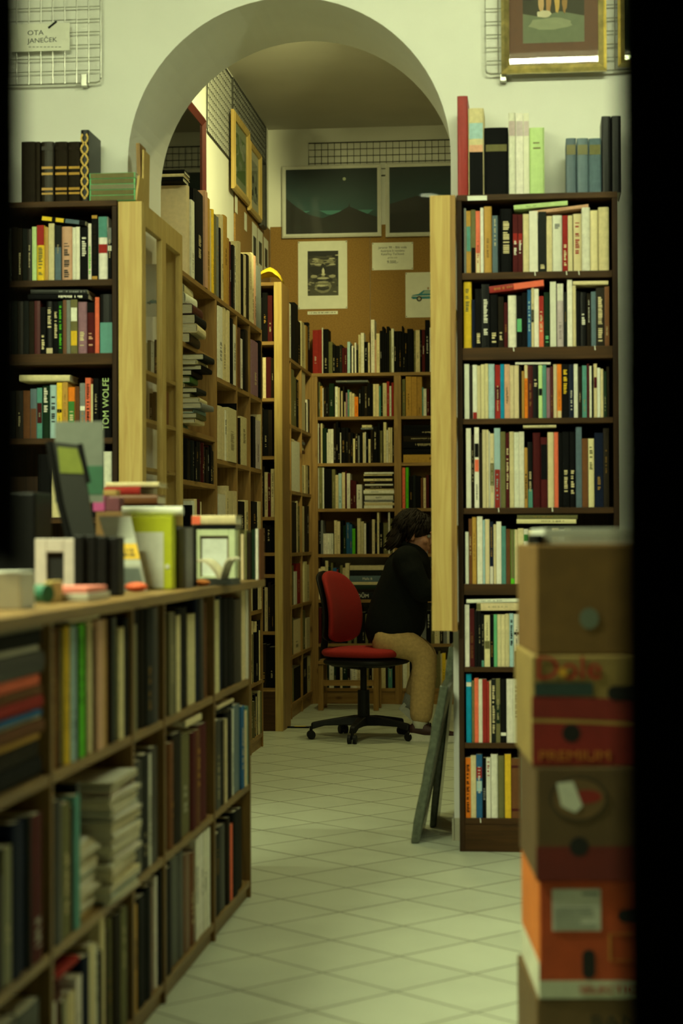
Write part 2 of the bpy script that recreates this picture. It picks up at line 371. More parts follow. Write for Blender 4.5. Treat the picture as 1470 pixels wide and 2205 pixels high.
# ---------------------------------------------------------------- black drape close to the camera
DY = 1.15
xd = at(44, 700, DY).x; zd = at(22, 1240, DY).z
dr = MB(); nd = 26
fr = [(xd - .5 * i / nd, DY + .008 * math.sin(i * 1.4)) for i in range(nd + 1)]
def low(i): return zd + .012 * math.sin(i * .9)
for i in range(nd):
    (a0, b0), (a1, b1) = fr[i], fr[i + 1]
    dr.hexa([(a0, b0, low(i)), (a1, b1, low(i + 1)), (a1, b1 + .006, low(i + 1)), (a0, b0 + .006, low(i))], [(a0, b0, 2.3), (a1, b1, 2.3), (a1, b1 + .006, 2.3), (a0, b0 + .006, 2.3)])
t = thing('curtain', (xd - .25, DY, zd), 'black drape hanging in the shop entrance, blurred before the counter', 'curtain')
dr.build('fabric', 'blackcloth', t)
MB().tube([(xd - .55, DY + .003, 2.31), (xd + .02, DY + .003, 2.31)], .012).build('curtain_rod', 'iron', t)
# ================================================================ dark bookcases
def dark_case(name, x0, x1, ztop, tops, thick, label, plinth, yb=YB, depth=.245, zmin=0.0):
    t = thing(name, ((x0 + x1) / 2, yb, zmin), label, 'bookcase')
    y1 = yb + depth; s = .019
    MB().box(x0, x0 + s, yb, y1, zmin, ztop - .022).build('side_panel', 'darkV', t, bevel=.0015)
    MB().box(x1 - s, x1, yb, y1, zmin, ztop - .022).build('side_panel', 'darkV', t, bevel=.0015)
    MB().box(x0, x1, yb - .002, y1, ztop - .0215, ztop).build('top_board', 'darkX', t, bevel=.0015)
    MB().box(x0 + s, x1 - s, y1 - .006, y1, plinth, ztop - .022).build('back_panel', 'darkV', t)
    for z, th in zip(tops, thick):
        MB().box(x0 + s + .0005, x1 - s - .0005, yb + .004, y1 - .0065, z - th, z).build('shelf', 'darkX', t, bevel=.001)
    if plinth > 0: MB().box(x0 + s, x1 - s, yb + .003, yb + .02, zmin, tops[-1] - thick[-1] - .0005).build('plinth', 'darkX', t)
    return t
def zt(px, py, Y=YB): return at(px, py, Y).z
rx0 = at(985, 1000, YB).x; rx1 = at(1331, 900, YB).x
r_top = zt(1150, 416.5)
r_sh = [zt(1150, y) for y in (584.6, 746.7, 900, 1093)] + [zt(1065, y) for y in (1257.8, 1436.7, 1600.5, 1763)]
r_th = [.025, .045, .02, .022, .04, .018, .019, .022]
dark_case('bookcase', rx0, rx1, r_top, r_sh, r_th, 'tall dark-stained bookcase of eight full shelves behind the stacked boxes', .1)
lx1 = at(252, 700, YB).x; lx0 = lx1 - .80
l_top = zt(150, 433)
l_sh = [zt(150, y) for y in (602, 761, 943)]; l_sh += [l_sh[-1] - .30, l_sh[-1] - .62, .1]
l_th = [.024, .042, .022, .022, .022, .022]
dark_case('bookcase', lx0, lx1, l_top, l_sh, l_th, 'dark-stained bookcase against the white wall behind the counter display', .1)
# ---------------------------------------------------------------- rows of books seen square on
def row(kind, where, wend, group, origin, scale, base, entries, zs, zroof, Y=YB + .012, rev=False, dmin=.13, dmax=.19, cat='book', free=False, maxx=None):
    ox, oy = origin; xs = []
    for e in entries.split(';'):
        q = e.strip().split(',')
        x0 = float(q[0]); x1 = float(q[1]); k = q[2]; top = float(q[3]); ex = q[4:]
        py = oy + top / scale
        A = at(ox + x0 / scale, (py + oy + base / scale) / 2, Y); B = at(ox + x1 / scale, (py + oy + base / scale) / 2, Y)
        xs.append([A.x, B.x, k, at(ox + x0 / scale, py, Y).z, ex])
    xs.sort(key=lambda a: a[0]); last = -1e9; hs = []
    for a in xs:
        a[0] = max(a[0], last + .0004); last = a[1] = max(a[1], a[0] + .004)
        a[3] = min(a[3], zroof - .003); hs.append(a[3] - zs)
    hm = sorted(hs)[len(hs) // 2]; n = len(xs); out = []
    for i, (x0, x1, k, zt_, ex) in enumerate(xs):
        w_ = x1 - x0 - .0004; h = zt_ - zs - .0006
        bands = []; texts = []; rib = False; let = 'auto'; hard = None
        for s in ex:
            if s[0] == 't': bands.append((1 - float(s[2:]), 1, s[1]))
            elif s[0] == 'b': bands.append((0, float(s[2:]), s[1]))
            elif s[0] == 'm': bands.append((float(s[2:4]) / 100, float(s[4:6]) / 100, s[1]))
            elif s[0] == 'r': rib = True
            elif s[0] == 'H': hard = True
            elif s[0] == 'x': let = None
            elif s[0] == 'L': let = (pc(s[1]), float(s[2:4]) / 100, float(s[4:6]) / 100, .5)
        j = n - i if rev else i + 1
        nm = PAL[k][0]
        if bands:
            b0 = bands[0]; q = PAL[b0[2]][0]
            nm += ' and ' + q if q != nm else ''
        lab = f'{size_word(w_, h, hm)}{nm} {kind.replace("_", " ")}, {ORDS[j-1]} {wend}, {where}'
        M = T((x0 + .0002, Y + R.uniform(0, .004), zs + .0005))
        d = R.uniform(dmin, dmax)
        out.append(book(kind, M, w_, d, h, k, lab, group, bands, let, hard, cat, rib=rib))
    return out, max(hs) + zs
def lying_front(kind, pxl, pyl, pxr, pyr, thick, k, label, group, Y=YB + .01, d=.14, bands=None, texts=(), letters='auto', zmin=None, cat='book'):
    """book lying with its spine to the viewer: lower edge from (pxl,pyl) to (pxr,pyr)"""
    A = at(pxl, pyl, Y); B = at(pxr, pyr, Y); v = B - A; h = math.hypot(v.x, v.z); a = math.atan2(v.z, v.x)
    w_ = thick / F * Y
    if zmin is not None:
        lo = min(A.z, B.z)
        if lo < zmin: A.z += zmin - lo + .0006
    M = T(A) @ Matrix.Rotation(-a, 4, 'Y') @ LIE @ T((-w_, 0, 0))
    return book(kind, M, w_, d, h, k, label, group, bands, letters, None, cat, texts=texts)
RW = 'bookcase behind the boxes'
PE = 'from pine post'
g = 'books in the dark bookcase behind the boxes'
RS = [
 ('top shelf', (980, 420), 4.083, 680, '76,95,A,115;96,136,F,140,mT3575;138,178,E,130,bK.4;178,218,s,140,bC.32;220,248,W,112,x;250,320,F,100,H;325,372,b,180;374,391,K,180;393,500,K,120,H,LC3080;505,548,M,170,mR5067,LW3055;550,592,M,170,mR5067,LW3055;594,648,C,165,x;650,725,W,140,r;730,800,d,145,LC0512;802,850,C,183,x;852,940,W,178,LA7685;942,988,R,180,LC1048,r;990,1030,C,180,x;1035,1110,C,165,LR3085,r;1111,1185,W,108;1187,1253,C,135;1256,1350,C,105'),
 ('second shelf', (980, 590), 4.083, 640, '72,143,Y,68,LE5590,H;145,172,U,225;174,230,K,130,LC0825;232,300,K,90,LW2076;302,375,K,180,LC0728;377,425,D,200,LC1530;428,460,M,250;463,537,W,188,x,r;539,585,K,190,mm3055;587,632,K,165;634,666,B,138,LL2880;668,692,C,95,mK4060;693,733,W,130,x;735,776,s,195,LC3070,tR.5;780,831,g,160,Lm0828;833,886,W,68,x;893,951,v,85,tW.27;955,982,d,160;984,1028,W,48,x;1031,1060,C,100;1062,1095,K,150;1097,1155,K,160,LW4060;1157,1192,D,170;1194,1235,b,155,x,r;1237,1310,D,120,LC0890;1312,1352,N,110'),
 ('third shelf', (980, 760), 4.083, 575, '80,122,W,98,x;124,150,D,110;152,190,W,105,bR.12;191,222,C,112,x;224,257,C,100,x;259,289,C,95,x;290,345,L,98,x;350,394,R,105,mM3560;396,430,c,98,x;432,478,P,100;479,515,C,110,x;517,558,C,110,x;560,582,D,120;584,605,F,160;607,636,O,105,tC.25;638,680,M,110;682,730,K,110,LC6080;731,764,l,100,mK4255;766,800,T,100;802,832,V,130;834,861,M,120;863,892,C,100,x;894,933,O,100,bC.13;936,998,K,100,LY4590;1000,1040,U,100;1042,1076,W,98,x;1078,1113,D,120;1115,1155,T,110;1157,1177,M,95;1179,1198,W,115,x;1200,1215,K,120;1217,1246,C,95,mM5575;1247,1275,W,130,x;1277,1300,C,140,x;1302,1330,g,160;1332,1352,D,120'),
 ('fourth shelf', (980, 910), 4.083, 750, '95,138,W,50,x;140,165,D,110;168,208,W,42,mK6380,ms4560;210,236,D,90;238,270,C,62,x;272,292,C,62,x;294,303,W,80,x;305,340,C,95,mE3060;342,395,L,48,bR.48,r;397,440,E,80,x;443,475,M,90,LC2580;477,515,C,80,x;517,560,W,85,x;561,605,W,80,x;607,635,F,220,LK1560;637,680,K,170,bT.28;682,748,M,90,x,H;750,810,M,130,mK4090;812,868,C,85,x,r;870,905,s,85,x;907,940,K,90;942,1000,K,80,LC1850;1002,1058,K,80,LC1850;1060,1112,b,40;1114,1165,N,140,x;1167,1222,C,140,LE5588,H;1225,1300,U,90;1302,1350,D,50'),
 ('fifth shelf', (980, 1090), 4.083, 685, '88,116,W,225,x;118,147,N,110;149,185,F,95;192,239,W,90,x;241,261,L,120;263,300,C,115,x;302,334,U,135,bW.28;336,360,C,160,x;361,404,W,135,x;406,444,T,175,x;446,484,N,200,x;486,519,q,205,tE.9;521,548,C,205,x;550,600,C,195;601,640,W,200,mG7890;642,690,C,210,x;692,740,W,212,x;742,800,N,205;802,850,K,200;852,910,C,190;912,960,W,200;962,1020,E,190'),
 ('sixth shelf', (980, 1270), 7.35, 1225, '150,222,W,235,x;225,300,M,300,LN1560;302,354,K,330;356,410,K,330;412,456,K,380,bT.12;460,547,C,400,mE3550;550,607,K,390;609,662,m,390,x;665,724,C,390,x;726,786,C,392,x;788,854,C,380,x;857,921,L,375,LK4088;925,1008,W,385,bK.3,mK6166;1010,1048,M,375;1050,1130,l,370,x'),
 ('seventh shelf', (980, 1440), 7.35, 1180, '170,258,c,85,mW8288,x,H;262,301,E,190;303,366,s,150,x;368,428,W,165,x;430,496,R,165,x;498,539,R,200,x;541,567,C,190,x;569,640,d,165,LC1592;642,710,E,160,mg3060;712,808,K,165,mW1116,H;811,911,W,165,x;913,1022,W,165,LA4090;1024,1090,C,160'),
 ('bottom shelf', (980, 1600), 7.35, 1200, '160,244,O,230,LD0690;246,328,C,200,x;331,426,B,180,mL4258,mR6380,r;428,488,K,235,LA3050;490,561,W,235,LR7094;563,673,W,178,x;676,782,E,200,x,H;784,880,Y,178,x;883,1026,N,240,mM8488,mM1216,x,H;1030,1130,T,225,mW3050')]
zroof = [r_top - .022] + [z - t_ for z, t_ in zip(r_sh, r_th)]
for i, (sh, o_, s_, b_, e_) in enumerate(RS):
    row('book', f'{sh}, {RW}', PE, g, o_, s_, b_, e_, r_sh[i], zroof[i])
zroof_r = list(zroof)
lying_front('book', 1106, 451, 1222, 441, 9, 'l', 'pale green paperback lying aslant on top-shelf books behind the boxes', g, d=.12)
lying_front('book', 1146, 461, 1267, 446.5, 7, 'P', 'pinkish tan paperback lying aslant on top-shelf books behind the boxes', g, Y=YB + .02, d=.11)
lying_front('book', 1054, 631, 1171, 616, 14, 'R', 'red book lying tilted over the second-shelf books behind the boxes', g, bands=[(.45, 1, 's')], d=.12)
lying_front('book', 1233, 613, 1309, 612, 7.5, 'C', 'thin cream booklet lying over dark second-shelf books behind the boxes', g, d=.12)
lying_front('book', 1109, 784.8, 1185, 784.5, 4.5, 'W', 'thin white booklet lying under the third-shelf roof behind the boxes', g, d=.12)
lying_front('book', 1126, 921, 1197, 920, 5, 'C', 'thin cream booklet lying above the fourth-shelf books behind the boxes', g, d=.12)
lying_front('book', 1004, 1298.5, 1140, 1296, 7.5, 'W', 'long white folder lying topmost over sixth-shelf books behind the boxes', g, d=.15)
lying_front('book', 1026, 1315, 1150, 1314, 16, 'C', 'thick cream volume lying over sixth-shelf books behind the boxes', g, d=.15, bands=[(0, .07, 'E')])
lying_front('book', 1112, 1127, 1240, 1127, 9, 'C', 'cream book lying over the fifth-shelf row behind the boxes', g, d=.13)
lying_front('book', 1113, 1117, 1243, 1117, 8, 'E', 'olive book lying topmost over the fifth-shelf row behind the boxes', g, d=.13)
row('book', 'on top of bookcase behind boxes', PE, g, (960, 190), 3.675, 830, '89,172,R,60,x;176,299,C,158,bK.5,mP5058,mL6583,x;303,492,K,312,mE6575,x,H;495,550,W,195,x,mv7290;552,612,W,195,x,mv7290;614,657,W,195,x,mv7290;659,778,l,312,LE6878,H;948,1030,b,395,mE7088,x,H;1035,1126,b,395,mE7088,x,H;1129,1228,b,395,mE7088,x,H;1231,1305,K,220,x;1307,1381,K,218,x', r_top, 9, Y=YB + .02)
tag(MB().box(*[f(at(1006, 425, YB - .01).x, at(1048, 425, YB - .01).x) for f in (lambda a, b: a, lambda a, b: b)], YB - .0035, YB - .0022, zt(1020, 432), zt(1020, 422)).build('price_tag', 'paper'), 'small blank white tag on the top edge of bookcase behind boxes', 'tag')
LW = 'bookcase behind the counter'
g = 'books in the dark bookcase behind the counter'
LS = [
 ('top shelf', (20, 430), 4.9, 835, '-60,-20,D,300;-18,30,d,300;32,88,D,290;90,140,D,300;142,190,d,305;192,236,D,310;240,285,l,285,x;287,370,Y,270,tR.36,LE1060;372,412,F,290;414,472,C,250,x;475,548,d,270,mb0060;550,660,P,285,LD0570,H;663,700,W,290,x;702,741,W,285,x;744,828,K,290,LW4585;830,864,W,250,Lq1060;867,931,K,165,LD1090,tF.05,bF.05;935,1035,W,178,tT.33,mR4256,x,H;1038,1080,K,295,tA.3,mW5565'),
 ('second shelf', (20, 600), 4.9, 785, '-40,20,D,240;22,90,d,235;92,150,D,240;152,205,d,235;207,262,D,240;265,325,M,235;327,385,K,300,LC1040;387,460,K,240,LC5088,mC0111;462,515,K,240,LC3080;517,560,g,240,Lq1092;562,601,N,225,x;603,642,A,225,x;645,716,E,220,mW6085,mY1542;720,815,V,245,LC1542,H;817,900,M,250,LP1540,tK.2,H;902,945,s,195,x;948,1092,K,165,bT.52,x,H'),
 ('third shelf', (20, 780), 4.9, 800, '-60,0,D,300;2,70,d,300;72,148,D,300;150,220,N,300;222,288,b,280,bN.6;290,345,T,270,mM3070;347,422,g,250,LW5096;424,498,L,240,LK3080;500,555,Y,215,mK4652;557,615,F,210;617,690,O,262,bG.72,LC2055;692,738,N,255;742,798,A,220,mW5058;801,857,s,165,LK0890;859,880,C,230,x;882,945,K,170,mY0015')]
zroof = [l_top - .022] + [z - t_ for z, t_ in zip(l_sh, l_th)]
for i, (sh, o_, s_, b_, e_) in enumerate(LS):
    row('book', f'{sh}, {LW}', PE, g, o_, s_, b_, e_, l_sh[i], zroof[i], rev=True)
def one_front(px0, px1, pyt, zs, k, label, group, Y=YB + .012, texts=(), bands=None, hard=True, letters=None, d=.16):
    A = at(px0, pyt, Y); B = at(px1, pyt, Y)
    return book('book', T((A.x, Y, zs + .0005)), B.x - A.x, d, A.z - zs - .001, k, label, group, bands, letters, hard, texts=texts)
one_front(214, 221.5, 818, l_sh[2], 'K', 'thin black book beside the large-lettered black one behind the counter', g)
one_front(222, 240, 815, l_sh[2], 'K', 'thick black book with pale green author lettering against the pine post', g, texts=[('TOM WOLFE', .034, .57, .66, 'l')])
for i, (a, b, k) in enumerate([(222, 240, 'W'), (196, 221, 'K'), (170, 195, 'N'), (140, 169, 'K'), (110, 139, 'C'), (80, 109, 'K')]):
    one_front(a, b, 972 + 3 * (i % 3), l_sh[3], k, f'{PAL[k][0]} book, {ORDS[i]} from the pine post, lowest visible shelf behind the counter', g)
lying_front('book', 88, 474.5, 183, 485, 10, 'K', 'black book with yellow stripes lying aslant on top-shelf books behind counter', g, bands=[(.02, .24, 'Y'), (.33, .51, 'Y'), (.55, .86, 'b')], letters=None, d=.1)
lying_front('book', 60, 643.5, 190, 643.5, 10, 'K', 'black book with pale lettering lying under another, second shelf behind counter', g, letters=(pc('W'), .48, .9, .5))
lying_front('book', 66, 632.5, 188, 632.5, 9, 'd', 'charcoal book lying topmost above the second-shelf row behind counter', g, letters=(pc('A'), .5, .95, .4))
lying_front('book', 42, 821, 150, 821, 14, 'C', 'cream book lying on top of the third-shelf row behind the counter', g, letters=None)
# on top of that bookcase
for i, (a, b) in enumerate([(46, 76), (77, 86), (88, 115), (117.5, 145), (146, 173)]):
    A = at(a, 305, YB + .02); B = at(b, 304, YB + .02)
    gold = [(.13, .16, 'F'), (.2, .24, 'F'), (.45, .49, 'F'), (.55, .59, 'F'), (.86, .92, 'D')] if i > 1 else []
    book('book', T((A.x, YB + .02, l_top + .0005)), B.x - A.x - .0006, .17, A.z - l_top - .001, 'D', f'dark gilt-tooled volume, {ORDS[4-i]} from the tall ornate gilt spine, on top of bookcase', 'row of matching dark gilt volumes', gold, None, True)
A = at(174, 280, YB + .02); B = at(191, 280, YB + .02)
o = book('book', T((A.x, YB + .015, l_top + .0005)), B.x - A.x, .2, A.z - l_top - .001, 'K', 'tall volume with ornate gilt spine beside the stacked green books', g, None, None, True)
orn = MB(); w_, h_ = B.x - A.x, A.z - l_top
for i in range(34):
    z = h_ * (.05 + .9 * i / 34); a = w_ * (.36 * abs(math.sin(i * .55)) + .06)
    for s in (-1, 1):
        cx = w_ / 2 + s * a
        orn.poly([(cx - .004, z), (cx, z - .006), (cx + .004, z), (cx, z + .006)], -.0016, .0006, lin(214, 176, 84))
q = bpy.data.objects.new('gilt_tooling', orn.mesh('gilt_tooling', 'paint')); COL.objects.link(q); q.parent = o
zz = l_top + .0005
for i in range(5):
    A = at(193, 380, YB + .015); B = at(291, 380, YB + .015); w_ = .0205
    M = T((A.x, YB + .012 + .002 * (i % 2), zz + w_)) @ LIE
    book('book', M, w_, .15, B.x - A.x, 'm', f'green-banded matching volume, {ORDS[i]} up in the stack on top of bookcase', 'stack of green volumes', [(.02, .98, 'E')] if i % 2 == 0 else [(.03, .97, 'E')], None, False)
    zz += w_ + .0006
def plank(px0, px1, pyt, Y, lean, k, label, hgt=None):
    A = at(px0, pyt, Y); B = at(px1, pyt, Y); w_ = B.x - A.x; h = A.z - l_top
    m = MB(); m.hexa([(A.x - lean, Y, l_top + .001), (A.x - lean + w_, Y, l_top + .001), (A.x - lean + w_, Y + .11, l_top + .001), (A.x - lean, Y + .11, l_top + .001)],
                     [(A.x, Y, A.z), (B.x, Y, A.z), (B.x, Y + .11, A.z), (A.x, Y + .11, A.z)])
    return tag(m.build('wooden_plank', k, bevel=.001), label, 'plank', 'small planks standing on the pine showcase')
plank(296, 301, 378, YB + .02, .012, 'pineV', 'pale thin plank leaning against the stacked green books')
plank(292.5, 301, 308, YB + .14, -.006, 'goldV', 'tallest brown plank standing upright beside the stacked green books')
plank(306, 310, 322, YB + .14, .004, 'pineV', 'thin pale plank standing just behind the tallest brown plank')
# ================================================================ pine showcases on the arch jambs
def showcase(px0, px1, pyt, side, zb, label, glassx, inner, Y0=YB - .04, Y1=7.62):
    """narrow pine case along the jamb; glazed doors face the passage"""
    A = at(px0, pyt, Y0); B = at(px1, pyt, Y0); zt_ = A.z
    x0, x1 = A.x, B.x
    t = thing('display_cabinet', ((x0 + x1) / 2, Y0, zb), label, 'cabinet')
    MB().box(x0, x1, Y0, Y0 + .03, zb, zt_).build('end_panel', 'pineV', t, bevel=.002)
    gx = x1 if side > 0 else x0; s = -1 if side > 0 else 1
    th = .022
    a, b = sorted((gx, gx + s * th))
    L = Y1 - Y0 - .03; ym = Y0 + .03 + L * .5
    for i, (ya, yb) in enumerate(((Y0 + .031, ym - .0005), (ym + .0005, Y1))):
        d = MB().box(a, b, ya, ya + .04, zb, zt_).box(a, b, yb - .04, yb, zb, zt_)
        d.box(a, b, ya + .04, yb - .04, zt_ - .085, zt_).box(a, b, ya + .04, yb - .04, zb, zb + .07)
        o = d.build('door', 'pineV', t, bevel=.0015)
        MB().box((a + b) / 2 - .002, (a + b) / 2 + .002, ya + .039, yb - .039, zb + .069, zt_ - .084).build('glass_pane', 'glass', o)
    wx0, wx1 = sorted((gx + s * th, x0 if side > 0 else x1))
    MB().box(wx0, wx1, Y1 - .02, Y1, zb, zt_).build('end_panel', 'pineV', t)
    MB().box(wx0, wx1, Y0 + .031, Y1 - .021, zt_ - .02, zt_).build('top_board', 'pineY', t)
    MB().box(wx0, wx1, Y0 + .031, Y1 - .021, zb, zb + .02).build('bottom_board', 'pineY', t)
    for z in inner: MB().box(wx0, wx1, Y0 + .032, Y1 - .022, z - .014, z).build('shelf', 'pineY', t)
    return t, wx0, wx1, zt_
inn = [zt(330, 806, 7.2), zt(330, 908, 7.2), zt(330, 1010, 7.2)]
jx = AX0 + .004
tL, sx0, sx1, sz = showcase(254, 305, 434, 1, .86, 'glazed pine showcase on the jamb next to bookcase behind the counter', None, inn)
tR, tx0, tx1, tz = showcase(925, 979.5, 421, -1, at(940, 1359, YB - .04).z, 'pine showcase hanging on the jamb next to bookcase behind the boxes', None, [1.2, 1.6, 2.0])
MB().box(at(971, 800, YB).x, tx1 + .0, YB - .0425, YB - .0405, at(940, 1359, YB).z, tz - .001).build('edge_strip', 'goldV', tR)
# things behind the glass of the left showcase, standing across it
W0 = sx0 + .002
def sheet(name, x0, x1, Y, z0, z1, m='paper', col=(1, 1, 1), th=.0012):
    return MB().box(x0, x1, Y, Y + th, z0, z1, col)
o = tag(sheet('print', sx0 + .002, sx1 - .002, 7.30, inn[0] + .24, inn[0] + .45).build('art_print', 'paper'), 'added sheet with a pale blue car standing behind the pine showcase glass', 'print')  # sheet added for the car image in the glass, no known print
def car(mb, x, z, s, M=None, Y=0):
    body = [(0, .1), (.03, .17), (.2, .2), (.34, .3), (.62, .3), (.75, .2), (.97, .18), (1, .1), (.95, .07), (.05, .06)]
    mb.poly([(x + a * s, z + b * s) for a, b in body], Y - .0006, Y, lin(48, 128, 148), M=M)
    mb.poly([(x + a * s, z + b * s) for a, b in [(.02, .13), (.98, .135), (.98, .155), (.02, .15)]], Y - .0009, Y - .0002, lin(214, 214, 196), M=M)
    mb.poly([(x + a * s, z + b * s) for a, b in [(.37, .285), (.6, .285), (.66, .205), (.3, .205)]], Y - .001, Y - .0002, lin(150, 176, 170), M=M)
    for c in (.22, .77):
        mb.poly([(x + (c + .075 * math.cos(i * PI / 8)) * s, z + (.065 + .075 * math.sin(i * PI / 8)) * s) for i in range(16)], Y - .0012, Y - .0002, lin(36, 36, 34), M=M)
        mb.poly([(x + (c + .04 * math.cos(i * PI / 8)) * s, z + (.065 + .04 * math.sin(i * PI / 8)) * s) for i in range(16)], Y - .0014, Y - .0004, lin(180, 178, 160), M=M)
    mb.poly([(x + (.47 + .03 * math.cos(i * PI / 6)) * s, z + (.35 + .04 * math.sin(i * PI / 6)) * s) for i in range(12)], Y - .0012, Y - .0002, lin(176, 150, 120), M=M)
m = MB(); car(m, sx0 + .006, inn[0] + .29, (sx1 - sx0) - .012, Y=7.2999); m.build('car_picture', 'paint', o)
for j, zz in enumerate(inn[:2] + [.88]):
    x = sx0 + .003; i = 0
    for k in ('C', 'W', 'E', 'K', 'M')[:4]:
        w_ = (sx1 - sx0 - .012) / 4 - .001
        book('book', T((x, 7.26 + .1 * j, zz + .0005)), w_, .12, R.uniform(.12, .148), 'CEWK'[i] if j == 0 else 'KDKN'[i], f'{PAL["CEWK"[i] if j == 0 else "KDKN"[i]][0]} book, {ORDS[i]} from the jamb, {("upper", "middle", "lowest")[j]} showcase shelf behind glass', 'books inside the pine showcase')
        x += w_ + .001; i += 1
# ================================================================ wrapped pictures leaning on the jamb
def leaner(Y0, Y1, xb, xt, zt_, th, m, label, name='wrapped_picture'):
    l = math.hypot(xt - xb, zt_); nx = zt_ / l * th; nz = -(xt - xb) / l * th
    mb = MB(); rings = []
    ns = 9
    for i in range(ns):
        f = i / (ns - 1); x = xb + (xt - xb) * f; z = zt_ * f + .001; j = R.uniform(-.003, .003)
        rings.append([(x - nx + j, Y0 + j, z - nz if i else .001), (x, Y0 + .002, z), (x, Y1, z), (x - nx + j, Y1 + j, z - nz if i else .001)])
    mb.loft(rings)
    return tag(mb.build(name, m, bevel=.006, smooth=False), label, 'picture', 'wrapped pictures leaning by the arch')
xw = at(893, 1815, 7.05).x
leaner(7.02, 7.40, xw + .018, at(968, 1480, 7.1).x, at(970, 1478, 7.05).z, .034, 'bubble', 'lower bubble-wrapped picture leaning outermost beside the arch jamb')
leaner(7.42, 7.74, xw + .06, AX1 - .006, at(966, 1405, 7.1).z, .028, 'bubble', 'taller bubble-wrapped picture leaning behind the lower wrapped one')
# ================================================================ wire grids and framed pictures on the shop wall
def grid(name, x0, x1, z0, z1, Y, sx, sz, label, m='metal', r=.0022, axis='x', border=.004, cat='wire grid'):
    mb = MB(); t = thing(name, ((x0 + x1) / 2, Y, z0) if axis == 'x' else (Y, (x0 + x1) / 2, z0), label, cat)
    P = (lambda a, z, d=0: (a, Y - d, z)) if axis == 'x' else (lambda a, z, d=0: (Y + d, a, z))
    nx = max(1, round((x1 - x0) / sx)); nz = max(1, round((z1 - z0) / sz))
    for i in range(1, nx): mb.tube([P(x0 + (x1 - x0) * i / nx, z0, .004), P(x0 + (x1 - x0) * i / nx, z1, .004)], r, 6)
    for i in range(1, nz): mb.tube([P(x0, z0 + (z1 - z0) * i / nz), P(x1, z0 + (z1 - z0) * i / nz)], r, 6)
    mb.build('wire_mesh', m, t)
    b = MB(); c = .02
    b.tube([P(x0 + c, z0), P(x1 - c, z0), P(x1 - .005, z0 + .005), P(x1, z0 + c), P(x1, z1), P(x0, z1), P(x0, z0 + c), P(x0 + .005, z0 + .005), P(x0 + c, z0)], border, 8)
    b.build('border_rod', m, t)
    return t, P
yg = YW - .03
A = at(217, 178, yg); t, P = grid('wire_grid', A.x - .62, A.x, A.z, A.z + .75, yg, .0485, .0495, 'wire display grid with the handwritten card, high over the gilt volumes')
c0 = at(181, 170, yg)
MB().box(c0.x - .012, c0.x + .012, yg - .008, YW - .001, c0.z - .03, c0.z + .02).build('wall_clip', 'metal', t, bevel=.003)
A0 = at(52, 52, yg - .012); A1 = at(150, 108, yg - .012)
cd_ = MB().box(A0.x - .05, A1.x, yg - .0125, yg - .0112, A1.z, A0.z)
o = tag(cd_.build('name_card', 'paper'), 'white card with handwritten black name clipped to the wire grid', 'card')
m = MB(); RXT = Matrix.Rotation(PI / 2, 4, 'X')
def wall_text(mb, s, size, px, py, Y, col, align='LEFT', rot=0, sx=1):
    p = at(px, py, Y); mb.text(s, size, T(p) @ RXT @ Matrix.Rotation(rot, 4, 'Z') @ Matrix.Diagonal((sx, 1, 1, 1)), col, align=align)
ink = lin(40, 44, 40)
wall_text(m, 'OTA', .027, 59, 76, yg - .0128, ink, sx=1.15); wall_text(m, 'JANEČEK', .026, 60, 93, yg - .0128, ink, rot=.02, sx=1.1)
for i in range(9): p = at(62 + 8 * i, 102, yg - .0128); m.box(p.x, p.x + .01, p.y, p.y + .0008, p.z, p.z + .003, lin(120, 124, 112))
m.build('handwriting', 'paint', o)
p0 = at(104, 60, yg - .016); p1 = at(122, 46, yg - .016)
tag(MB().tube([p0, p1], .004, 8).build('clothes_peg', 'black'), 'short black clip holding the handwritten card on the grid', 'clip')
A = at(1045, 160, yg); B = at(1330, 155, yg)
t, P = grid('wire_grid', A.x, B.x + .28, A.z, A.z + .75, yg, .0485, .0495, 'wire display grid behind the gilt-framed picture above the bookcase')
c0 = at(1083, 166, yg); MB().box(c0.x - .013, c0.x + .013, yg - .008, YW - .001, c0.z - .018, c0.z + .012).build('wall_clip', 'metal', t, bevel=.003)
